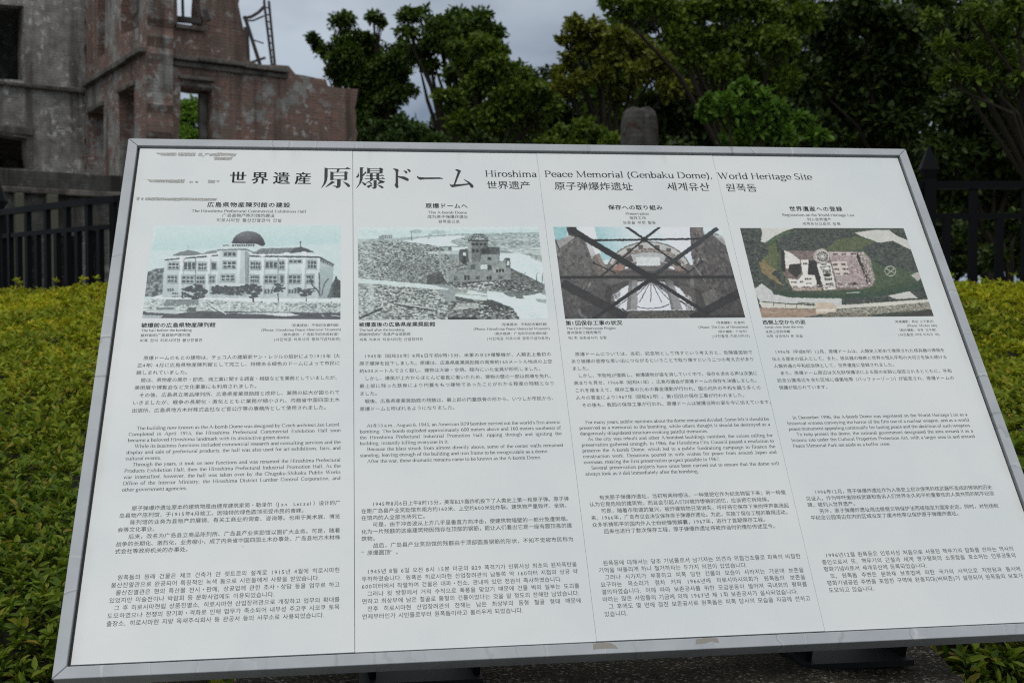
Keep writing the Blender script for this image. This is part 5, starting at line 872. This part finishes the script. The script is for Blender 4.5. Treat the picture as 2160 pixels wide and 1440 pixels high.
# ------------------------------------------------------------------ the ruined brick building
e1 = Vector((math.sin(R_(55.5)), math.cos(R_(55.5)), 0)); e2 = Vector((e1.y, -e1.x, 0))    # along the front; towards the viewer
C0 = at(310, 637, 24.0); C0.z = 0
def isect(px, py, O, e):                      # pixel -> (s, z) on the vertical plane through O along e
    r = ray(px, py); n = Vector((-e.y, e.x, 0)); k = (O - CAMO).dot(n) / r.dot(n); P = CAMO + r * k; return (P - O).dot(e), P.z
F0 = None
sF = isect(181, 400, C0, -e2)[0]; F0 = C0 - e2 * sF
T0 = C0 + e2 * 1.0
ruin = empty('ruined_building', C0); tag(ruin, 'roofless ruin of brick and grey render with empty windows behind the railing', 'ruin')
def brick_mat(name, plaster, scale=1.0, seed=0.0, dark=1.0):
    m = mat(name, (.2, .12, .1), .95, 0, .2); t = NT(m); o = t.obj(); s = t.n('SeparateXYZ'); t.l(o, s.inputs[0]); cx = t.n('CombineXYZ'); t.l(s.outputs['X'], cx.inputs[0]); t.l(s.outputs['Z'], cx.inputs[1])
    wn = t.n('TexNoise', Scale=6.0, Detail=2.0); t.l(o, wn.inputs['Vector']); ad = t.n('VectorMath', operation='MULTIPLY_ADD'); ad.inputs[1].default_value = (.02, .02, .02); t.l(wn.outputs['Color'], ad.inputs[0]); t.l(cx.outputs[0], ad.inputs[2])
    br = t.n('TexBrick', Scale=1.0); br.inputs['Brick Width'].default_value = .23; br.inputs['Row Height'].default_value = .072; br.inputs['Mortar Size'].default_value = .011; br.inputs['Mortar Smooth'].default_value = .3
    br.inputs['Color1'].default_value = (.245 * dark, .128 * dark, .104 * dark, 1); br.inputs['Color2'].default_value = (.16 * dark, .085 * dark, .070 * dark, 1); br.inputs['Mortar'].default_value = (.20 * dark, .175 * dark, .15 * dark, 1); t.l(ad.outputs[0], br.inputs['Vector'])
    mo = t.n('Mapping'); mo.inputs['Location'].default_value = (seed, seed * 1.7, seed * .6); t.l(o, mo.inputs[0])
    b2 = t.mix(t.ramp(t.noise(mo.outputs[0], 2.4, 7, .7), [(.45, 0.0), (.6, .8)]), br.outputs['Color'], (.145 * dark, .115 * dark, .095 * dark))
    pl = t.ramp(t.noise(mo.outputs[0], 4.0, 7, .65), [(.30, (.14 * dark, .13 * dark, .118 * dark)), (.50, (.23 * dark, .22 * dark, .205 * dark)), (.70, (.32 * dark, .31 * dark, .295 * dark))])
    big = t.noise(mo.outputs[0], .7, 6, .6, .5); fine = t.noise(mo.outputs[0], 5.5, 6, .6)
    av = t.n('Math', operation='MULTIPLY_ADD'); av.inputs[1].default_value = .35; t.l(fine, av.inputs[0]); t.l(big, av.inputs[2]); msk = av.outputs[0]; lo = .86 - .42 * plaster
    c = t.mix(t.ramp(msk, [(max(0, lo - .012), 0.0), (min(1, lo + .012), 1.0)]), b2, pl)
    fl = t.n('Math', operation='MULTIPLY'); t.l(t.ramp(t.noise(mo.outputs[0], 6.5, 7, .62, .6), [(.60 - .05 * plaster, 0.0), (.62 - .05 * plaster, 1.0)]), fl.inputs[0]); t.l(t.ramp(t.noise(mo.outputs[0], 1.1, 4), [(.40, 0.0), (.52, 1.0)]), fl.inputs[1])
    fw = (.28 + .24 * plaster) * dark; c = t.mix(fl.outputs[0], c, (fw, fw * .97, fw * .93))
    # rain-dark streaks running down
    ms = t.n('Mapping'); ms.inputs['Scale'].default_value = (3.0, 3.0, .22); t.l(mo.outputs[0], ms.inputs[0])
    c = t.mix(t.ramp(t.noise(ms.outputs[0], 1.0, 5, .6), [(.48, 0.0), (.66, .75)]), c, (.05 * dark, .042 * dark, .034 * dark)); t.l(c, t.b.inputs['Base Color'])
    h = t.n('Math', operation='ADD'); t.l(br.outputs['Fac'], h.inputs[0]); t.l(msk, h.inputs[1]); t.bump(h.outputs[0], .5, .03)
    return m
MBR = brick_mat('old_brick', .26, 1, 3.1, 1.12); MBR2 = brick_mat('old_brick_side', .36, 1, 8.3, 1.12); MPL = brick_mat('flaking_render', .80, 1, 5.2, 1.3); MLD = brick_mat('dark_weathered_stone', .9, 1, 1.4, .32); MIN = brick_mat('shade_toned_inner_wall', .8, 1, 9.9, .3); MBASE = brick_mat('base_storey_render', .7, 1, 12.3, .55)  # inner walls: room shade put into a darkened copy of the masonry colour
mcn = mat('grey_cornice_stone', (.2, .19, .18), .9); t = NT(mcn); t.l(t.ramp(t.noise(t.obj(), 3.5, 6, .65), [(.35, (.05, .044, .037)), (.7, (.19, .175, .155))]), t.b.inputs['Base Color'])
def place(o, O, e):
    n = Vector((-e.y, e.x, 0)); M = Matrix(((e.x, n.x, 0, O.x), (e.y, n.y, 0, O.y), (0, 0, 1, 0), (0, 0, 0, 1))); o.parent = ruin; o.matrix_parent_inverse = Matrix.Identity(4); o.matrix_local = Matrix.Translation(-C0) @ M
def rough(P, amp, step=.2):
    Q = []
    for i, (a, b) in enumerate(P):
        c, d = P[(i + 1) % len(P)]; n = max(1, int(math.hypot(c - a, d - b) / step))
        for k in range(n):
            f_ = k / n; Q.append((a + (c - a) * f_ + random.uniform(-amp, amp), b + (d - b) * f_ + random.uniform(-amp, amp)))
    return Q
def wall(O, e, outer, holes, th, m, amp=.05, name='wall', px=True, away=1):
    cv = (lambda L: [isect(x, y, O, e) for x, y in L]) if px else (lambda L: L)
    loops = [rough(cv(outer), amp)] + [rough(cv(h), amp * .6, .35) for h in holes]
    n0 = Vector((-e.y, e.x, 0)); sgn = 1 if n0.dot(CAMO - O) < 0 else -1    # thickness goes away from the viewer
    P3 = [[Vector((a, b, 0)) for a, b in L] for L in loops]; T = tessellate_polygon(P3); flat = [p for L in loops for p in L]; n = len(flat)
    V = [(a, 0, b) for a, b in flat] + [(a, sgn * th, b) for a, b in flat]; F = [tuple(f) for f in T] + [tuple(i + n for i in reversed(f)) for f in T]; b0 = 0
    for L in loops:
        for i in range(len(L)): j = (i + 1) % len(L); F.append((b0 + i, b0 + j, b0 + j + n, b0 + i + n))
        b0 += len(L)
    mb = MB(); mb.v, mb.f = V, F; o = mb.build(name, m); place(o, O, e); return o
def strip(name, O, e, x0, y0, x1, y1, hpx, proud, m, inn=.0):    # a projecting band from pixel to pixel, hpx tall
    (s0, za), (s1, zb) = isect(x0, y0, O, e), isect(x1, y1, O, e); zh = abs(isect(x0, y0 + hpx, O, e)[1] - za); z = (za + zb) / 2
    n0 = Vector((-e.y, e.x, 0)); sg = -1 if n0.dot(CAMO - O) < 0 else 1; mb = MB(); L = abs(s1 - s0); k = max(2, int(L / .5)); a0 = min(s0, s1)
    for i in range(k):
        j = random.uniform(-.02, .02); y0_, y1_ = sorted((sg * (proud + j * .5), -sg * .02 if not inn else -sg * inn)); mb.box(a0 + L * i / k, a0 + L * (i + 1) / k - .004, y0_, y1_, z - zh + random.uniform(-.012, .012), z + random.uniform(-.015, .015))
    o = mb.build(name, m, bevel=.015); place(o, O, e); return o
# right-hand front wall with its broken top
wall(C0, e1, [(310, 560), (311, -80), (497, -80), (507, 8), (511, 36), (515, 60), (518, 128), (548, 133), (607, 142), (618, 151), (627, 159), (685, 163), (690, 184), (722, 187), (752, 189), (753, 560)],
     [[(372, -70), (372, 52), (425, 57), (425, -66)], [(379, 342), (379, 184), (449, 192), (449, 345)]], .62, MBR)
strip('cornice', C0, e1, 312, 112, 606, 146, 9, .16, mcn); strip('cornice', C0, e1, 312, 124, 606, 156, 10, .07, mcn)
strip('window_sill', C0, e1, 368, 53, 430, 59, 8, .10, mcn); strip('window_lintel', C0, e1, 376, 158, 452, 168, 7, .10, mcn); strip('window_lintel', C0, e1, 380, 172, 448, 180, 9, .03, mcn); strip('window_sill', C0, e1, 374, 345, 454, 350, 9, .12, mcn)
(sA, zA), (sB, zB) = isect(380, 186, C0, e1), isect(433, 340, C0, e1)
mb = MB(); mb.box(sB, sB + .16, .32, .44, zB - .3, zA); mb.box(sA, sA + .05, .32, .40, zB - .3, zA); wf = mb.build('window_frame', mcn); place(wf, C0, e1)
# side wall running back to the left
wall(C0, -e2, [(310, 560), (310, -90), (181, -90), (181, 560)], [[(206, -80), (206, 122), (222, 112), (222, -82)], [(256, -80), (256, 72), (293, 60), (293, -86)], [(186, 420), (186, 238), (219, 220), (219, 420)], [(252, 440), (252, 196), (283, 180), (283, 440)]], .55, MBR2)
strip('cornice', C0, -e2, 309, 112, 182, 165, 12, .14, mcn)
for a in ((186, 232, 220, 214), (250, 190, 285, 172)): strip('window_lintel', C0, -e2, *a, 9, .07, mcn)
for x in (212, 284): # pale render left in the window reveals
    (sa, za), (sb, zb) = isect(x - 4, -70, C0, -e2), isect(x + 3, 95 if x == 212 else 58, C0, -e2); mb = MB(); mb.box(min(sa, sb), max(sa, sb), -.45, -.2, zb, za) if Vector((e2.y, -e2.x, 0)).dot(CAMO - C0) > 0 else mb.box(min(sa, sb), max(sa, sb), .2, .45, zb, za)
    o_ = mb.build('window_frame', MPL); place(o_, C0, -e2)
(sa, za), (sb, zb) = isect(300, 172, C0, -e2), isect(284, 560, C0, -e2)
# left wing
wall(F0, e1, [(-60, 560), (-60, -90), (181, -90), (181, 560)], [[(-40, 166), (-40, 6), (47, 12), (52, 172)], [(-40, 352), (-40, 282), (58, 290), (60, 356)]], .6, MPL)
strip('cornice', F0, e1, -50, 166, 180, 190, 9, .12, mcn); strip('cornice', F0, e1, -50, 262, 70, 268, 16, .05, mcn)
# rooms behind the openings, dimmed by a shade-toned wall colour and added slabs
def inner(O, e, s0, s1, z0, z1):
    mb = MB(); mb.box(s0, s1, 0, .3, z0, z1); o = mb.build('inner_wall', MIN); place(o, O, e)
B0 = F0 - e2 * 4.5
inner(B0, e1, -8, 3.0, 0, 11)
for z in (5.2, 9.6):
    mb = MB(); mb.box(-8, 2.8, .62, 4.4, z, z + .3); o_ = mb.build('shade_slab', MIN); place(o_, F0, e1)  # slabs added over the rooms to keep the openings dark
# projecting base storey with its stone ledge
(sl0, zl0), (sl1, zl1) = isect(-40, 355, T0, e1), isect(330, 372, T0, e1)
zt_ = (zl0 + zl1) / 2; zu_ = isect(100, 398, T0, e1)[1]
mb = MB(); n0 = Vector((-e1.y, e1.x, 0)); sg = 1 if n0.dot(CAMO - T0) < 0 else -1
y0_, y1_ = sorted((-sg * .0, sg * .98)); mb.box(sl0 - 2, sl1 + 6.5, y0_, y1_, zu_, zt_); lg = mb.build('stone_ledge', MLD, bevel=.03); place(lg, T0, e1)
y0_, y1_ = sorted((-sg * .16, sg * .9)); mb = MB(); mb.box(sl0 - 2, sl1 + 6.5, y0_, y1_, zu_ - .12, zu_ - .004); lg = mb.build('ledge_moulding', mcn, bevel=.02); place(lg, T0, e1)
wall(T0, e1, [(-40, 660), (-40, 405), (325, 424), (325, 660)], [[(62, 620), (62, 492), (84, 493), (84, 620)], [(122, 615), (122, 495), (174, 499), (174, 615)], [(190, 615), (190, 478), (207, 480), (207, 615)], [(18, 620), (18, 500), (36, 500), (36, 620)]], .45, MBASE, name='base_wall')
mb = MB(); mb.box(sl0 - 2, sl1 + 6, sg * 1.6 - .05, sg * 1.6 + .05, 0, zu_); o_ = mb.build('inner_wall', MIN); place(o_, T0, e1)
mpier = mat('mossy_stone_pier', (.09, .088, .062), .9)
for xa, xb in ((95, 117), (28, 46)):
    (sa, _), (sb, _) = isect(xa, 500, T0, e1), isect(xb, 500, T0, e1); mb = MB(); a, b = sorted((sa, sb)); y0_, y1_ = sorted((-sg * .28, -sg * .002)); mb.box(a, b, y0_, y1_, 0, zu_ - .13); o_ = mb.build('pier', mpier, bevel=.02); place(o_, T0, e1)
# steel left standing behind the wall
msteel = mat('rusty_dark_steel', (.05, .042, .04), .7)
sf = MB(); D_ = 28.2
def P_(x, y): return at(x, y, D_) - C0
for a, b, w_ in (((557, 5), (575, 150), .055), ((567, 3), (581, 150), .055), ((516, 35), (556, 160), .08), ((519, 58), (524, 160), .10), ((513, 40), (530, 36), .06), ((530, 36), (545, 27), .06), ((545, 27), (558, 14), .06), ((516, 44), (534, 44), .035), ((534, 44), (557, 34), .035), ((558, 8), (557, -4), .05), ((557, -4), (545, -25), .05), ((556, 92), (535, 85), .03), ((560, 122), (524, 134), .05)): sf.bar(P_(*a), P_(*b), w_)
for k in range(9): y = 15 + k * 15; x = 558 + k * 1.9; sf.bar(P_(x, y), P_(x + 9, y + 3), .03)
so = sf.build('steel_frame', msteel, ruin); D_ = 24.6
sb_ = MB()
for a, b, w_ in (((373, 41), (426, 46), .12), ((400, -20), (424, 38), .06), ((384, -40), (386, 36), .05), ((432, 22), (440, 44), .10)): sb_.bar(P_(*a), P_(*b), w_)
sb_.build('steel_beam', msteel, ruin)

# masonry stump standing among the trees
mpl2 = brick_mat('stump_masonry', .5, 1, 21.0, .27)
p0 = at(1347, 637, 17.0); hz = at(1347, 230, 17).z; r_ = 40 / FPX * 17
st = MB(); n = 20; prof = [(0, 1.18), (.55, 1.18), (.78, 1.13), (.80, 1.02), (.86, 1.04), (.94, 1.0), (.965, .97), (.985, .86), (1.0, .62)]
for k, (f_, q) in enumerate(prof):
    for j in range(n):
        th = 2 * math.pi * j / n; sq = (abs(math.cos(th)) ** 4 + abs(math.sin(th)) ** 4) ** -.25; rr = r_ * q * sq * .93 * (1 + random.uniform(-.02, .02)); st.v.append((rr * math.cos(th), rr * math.sin(th), hz * f_ + random.uniform(-.02, .02)))
for k in range(len(prof) - 1):
    for j in range(n): st.f.append((k * n + j, k * n + (j + 1) % n, (k + 1) * n + (j + 1) % n, (k + 1) * n + j))
st.f.append(tuple((len(prof) - 1) * n + j for j in range(n)))
so_ = st.build('stone_pillar', mpl2); so_.location = (p0.x, p0.y, 0); tag(so_, 'weathered stone pillar with a rounded top rising behind the middle of the board', 'pillar')

# ------------------------------------------------------------------ trees
mbark = mat('tree_bark', (.030, .025, .019), .95, 0, .1)
def tree(name, label, d, base, clumps, lm, leaf=.13, dens=1.0, lob=9, group='trees behind the railing', wide=.55, cat='tree'):
    """clumps: (px, py, r px) seen at depth d; trunk rises from the ground below base px"""
    p0 = at(base, 637, d); o = empty(name, (p0.x, p0.y, 0)); tag(o, label, cat, group)
    r = np.random.default_rng(int(base * 7 + d)); VV, FF, off = [], [], 0; cs = []
    k_ = d / FPX
    for px, py, rp in clumps:
        c = at(px, py, d + r.uniform(-1, 1) * rp * k_ * 1.2) - p0; cs.append((np.array([c.x, c.y, c.z + p0.z]), rp * k_))
    for c, R in cs:
        nl = lob + int(4 * r.random()); dirs = unit(r.normal(0, 1, (nl, 3))); dirs[:, 2] = dirs[:, 2] * .8 + .1
        lc = c + dirs * R * r.uniform(.45, .82, (nl, 1)); lr = R * r.uniform(.34, .56, nl)
        lc = np.concatenate([lc, c[None]]); lr = np.append(lr, R * .75)
        for q, s in zip(lc, lr):
            n = max(20, int(dens * 22 * (s / leaf) ** 2)); u = unit(r.normal(0, 1, (n, 3))); u[:, 2] = np.where(r.random(n) < .62, np.abs(u[:, 2]), u[:, 2])
            P = q + u * s * (r.random((n, 1)) ** .45) * np.array([1.1, 1.1, .8]) + r.normal(0, s * .07, (n, 3))
            D = unit(u + r.normal(0, .7, (n, 3)) + np.array([0, 0, -.25])); NR = unit(u * .6 + r.normal(0, .5, (n, 3)) + np.array([0, 0, .6])); NR = unit(NR - D * (NR * D).sum(1, keepdims=True))
            L = leaf * r.uniform(.6, 1.35, n); v, f = leaves(P, D, NR, L, L * wide * r.uniform(.8, 1.2, n), .12, .2); VV.append(v); FF.append(f + off); off += len(v)
    mesh_np('crown', np.concatenate(VV), np.concatenate(FF), lm, o)
    tb = MB(); lo = min(c[2] - R for c, R in cs); mid = np.mean([c for c, R in cs], 0); hgt = max(1.5, lo + .3); tr = max(.07, .0048 * d)
    fork = Vector((mid[0] * .3, mid[1] * .3, min(hgt, mid[2] * .6))); pts = [Vector((0, 0, -.1)), Vector((r.uniform(-.1, .1), 0, fork.z * .5)), fork]; tb.tube(pts, [tr * 1.3, tr, tr * .8], 8)
    for c, R in cs:
        e = Vector(c); m = fork.lerp(e, .5) + Vector((r.uniform(-.2, .2), r.uniform(-.2, .2), .25)); tb.tube([fork, m, e], [tr * .55, tr * .34, tr * .1], 5)
        for _ in range(3):
            w_ = e + Vector(unit(r.normal(0, 1, (1, 3)))[0] * R * .9); tb.tube([m.lerp(e, .6), (m.lerp(e, .6) + w_) / 2 + Vector((0, 0, .1)), w_], [tr * .14, tr * .1, tr * .04], 4)
    tb.build('trunk', mbark, o); return o
def lm(a, b, c, nm, tr=.25): return leaf_mat(nm, [(0, a), (.5, b), (1, c)], .5, tr)
LDK = lm((.026, .052, .008), (.056, .100, .011), (.10, .155, .016), 'dark_camphor_leaf'); LMD = lm((.045, .082, .009), (.090, .145, .013), (.15, .21, .018), 'mid_green_leaf')
LYL = lm((.068, .084, .009), (.13, .148, .013), (.195, .205, .018), 'yellowish_leaf'); LBR = lm((.055, .12, .014), (.095, .19, .02), (.14, .25, .03), 'fresh_bright_leaf', .32); LVD = lm((.015, .028, .006), (.029, .052, .008), (.055, .086, .010), 'very_dark_evergreen_leaf', .15)  # the evergreen leaf is the darkest green of the set
tree('camphor_tree', 'dark round-lobed tree just right of the brick ruin, its upper twigs loose against the sky', 34, 800, [(660,84,13),(672,100,14),(692,112,22),(718,48,24),(735,40,20),(757,88,32),(790,38,16),(802,50,11),(735,128,42),(790,122,40),(705,152,24),(748,172,36),(800,168,40),(835,132,34),(780,220,34),(815,240,38),(775,268,34),(762,235,20),(745,150,46),(800,190,46),(770,245,44),(830,205,34),(790,150,40),(835,165,30),(850,112,26),(845,150,26),(858,190,22),(725,95,26)], LDK, .13, 1.1)
tree('camphor_tree', 'tall dark tree with a domed crown against the sky, left of the middle', 32, 950, [(866,38,26),(855,68,24),(885,30,18),(925,58,34),(965,42,34),(1005,48,34),(1045,72,26),(905,105,34),(880,118,26),(955,100,38),(1020,110,38),(1060,105,20),(905,140,24),(965,160,36),(925,85,44),(985,80,44),(1020,150,40)], LDK, .13, 1.1)
tree('broadleaf_tree', 'mid-green spreading tree in front of the domed dark crown', 29, 1010, [(965,105,24),(1010,95,30),(1050,112,28),(985,135,34),(1045,150,36),(1095,160,34),(1010,190,40),(1075,205,42),(1130,195,36),(955,215,34),(1040,255,44),(1120,255,44),(975,265,38),(1160,230,30)], LMD, .13, 1.1)
tree('broadleaf_tree', 'yellowish open tree with sky showing through beside the stone pillar', 26, 1290, [(1212,62,30),(1255,60,32),(1190,82,16),(1300,82,36),(1235,105,36),(1290,125,36),(1345,105,38),(1200,128,20),(1340,160,34),(1395,140,36),(1270,165,26),(1225,175,28),(1195,185,26),(1420,185,34),(1300,205,24),(1180,160,18)], LYL, .12, 1.0)
tree('broadleaf_tree', 'tall mid-green tree whose crown leaves the top of the frame right of centre', 20, 1560, [(1285,8,22),(1310,30,26),(1345,12,30),(1400,20,40),(1465,25,42),(1530,10,46),(1600,30,48),(1440,75,36),(1500,85,42),(1570,90,42),(1640,95,42),(1690,40,44),(1460,130,34),(1530,150,36),(1600,160,36),(1660,165,38)], LMD, .11, 1.2)
tree('young_tree', 'bright fresh-green young tree right of the stone pillar', 15, 1590, [(1568,188,22),(1532,225,26),(1497,218,13),(1600,215,26),(1632,238,24),(1560,250,34),(1490,245,16),(1615,275,34),(1690,262,22),(1545,295,32),(1665,295,30),(1725,290,20)], LBR, .10, 1.2)
tree('overhanging_tree', 'near tree hanging bright leafy sprays into the upper right corner', 13, 2250, [(2045,30,34),(2090,60,40),(1990,95,22),(2055,115,34),(2015,150,22),(2120,120,40),(1965,40,24),(2140,30,46),(1985,170,13),(2050,165,22),(2080,170,20),(2150,170,30)], LMD, .085, 1.2, wide=.34)
tree('evergreen_tree', 'dense dark evergreen filling the space behind the right railing post', 22, 1900, [(1745,50,52),(1820,50,58),(1900,70,58),(1960,30,40),(1775,140,58),(1855,150,60),(1705,170,46),(1930,190,56),(1800,235,60),(1890,260,56),(1740,290,46),(1830,330,50),(1960,320,46)], LVD, .16, 2.2)
tree('evergreen_tree', 'dark evergreen at the right edge under the hanging sprays', 19, 2090, [(2020,240,54),(2090,220,56),(2160,240,56),(2000,330,46),(2060,320,54),(2130,330,54),(2190,350,50),(2030,405,40),(2100,420,42),(2170,430,44),(1970,400,34),(2190,160,50)], LVD, .15, 2.2)
tree('evergreen_tree', 'dark background tree between the yellowish tree and the young bright one', 27, 1450, [(1440,190,40),(1490,170,44),(1420,250,40),(1480,260,46),(1400,290,36),(1550,210,44),(1600,300,50),(1680,240,50),(1700,310,50),(1380,230,28)], LVD, .17, 2.0)
# the wall of wood farther back: each tree its own crown, the skyline low left of the pillar and out of frame to the right
def sky_y(x): return float(np.interp(x, [740, 850, 930, 1010, 1080, 1170, 1240, 1300, 1400], [215, 250, 240, 150, 140, 150, 90, 20, -10]))
far = [('dark far tree behind the brick corner, low under the loose twigs', 790, 730, 880, LDK), ('dark far tree filling in behind the domed crown', 965, 890, 1070, LVD), ('dark far tree left of the stone pillar, behind the yellowish crown', 1170, 1080, 1260, LVD), ('far tree just behind the stone pillar', 1345, 1270, 1430, LDK), ('tall far tree behind the bright young tree', 1530, 1440, 1620, LVD), ('tall far tree left of the right-hand evergreen', 1720, 1630, 1800, LVD), ('tall far tree above the board corner', 1890, 1810, 1980, LDK), ('tall far tree behind the right stretch of railing', 2080, 1990, 2170, LVD), ('tall far tree beyond the right frame edge', 2270, 2180, 2330, LVD)]
for i, (lb, bx_, xa, xb, mm_) in enumerate(far):
    cl = []; rr_ = np.random.default_rng(40 + i)
    for x in range(xa, xb + 1, 45):
        y = sky_y(x) + 45 + rr_.uniform(-12, 12)
        while y < 585: cl.append((x + rr_.uniform(-14, 14), y, rr_.uniform(36, 50))); y += 52
    tree('background_tree', lb, 36 + (i * 5) % 7, bx_, cl, mm_, .24, .75, lob=6, group='far trees closing the view')
BG = 'shrubs beyond the railing'
tree('shrub', 'light green shrub at the foot of the tree beside the brick corner', 27.5, 830, [(775,290,22),(805,275,24),(845,265,26),(885,285,28),(830,305,30),(920,300,26),(790,320,28)], lm((.03,.06,.014), (.05,.095,.02), (.07,.12,.025), 'shrub_leaf_light'), .12, 1.0, group=BG, cat='shrub')
tree('shrub', 'green shrub seen through the tall window of the brick wall', 46, 405, [(392,226,18),(408,222,18),(424,226,18),(436,240,20),(400,248,22),(420,255,24),(385,262,24),(405,295,32),(440,300,28),(370,310,26)], lm((.08,.16,.018), (.14,.26,.026), (.19,.33,.035), 'brightened_shrub_leaf', .35), .17, 1.0, group=BG, cat='shrub')  # light put into the leaf colour, brightened against the building's shade
tree('shrub', 'dull green shrub left of the stone pillar', 23, 1240, [(1180,285,28),(1225,275,26),(1265,290,26),(1210,320,32),(1160,310,26),(1290,310,24)], LMD, .12, 1.0, group=BG, cat='shrub')
for i, (x, y) in enumerate(((1000, 330), (1120, 340), (1420, 340), (1560, 360), (1700, 380))):
    tree('shrub', ['dark shrub behind the board under the domed tree', 'dark shrub behind the board left of the stone pillar', 'dark shrub behind the board right of the stone pillar', 'dark shrub behind the board under the young tree', 'dark shrub behind the board at the evergreen foot'][i], 24 + i % 2, x, [(x - 40, y, 34), (x, y - 12, 36), (x + 40, y + 5, 34), (x - 20, y + 50, 40), (x + 25, y + 60, 40)], LVD, .16, 1.6, group=BG, cat='shrub')
tree('shrub', 'low dark bush behind the right railing post', 17, 1985, [(1960, 470, 26), (2000, 480, 28), (1975, 520, 28), (1940, 540, 28), (2030, 530, 30), (2060, 565, 26), (2010, 570, 28)], LVD, .1, 1.0, group=BG, cat='shrub')
tree('shrub', 'low dark bush at the right edge behind the railing', 16, 2130, [(2110, 480, 26), (2150, 470, 28), (2190, 490, 32), (2140, 525, 28), (2095, 550, 28), (2160, 570, 30)], LVD, .1, 1.0, group=BG, cat='shrub')
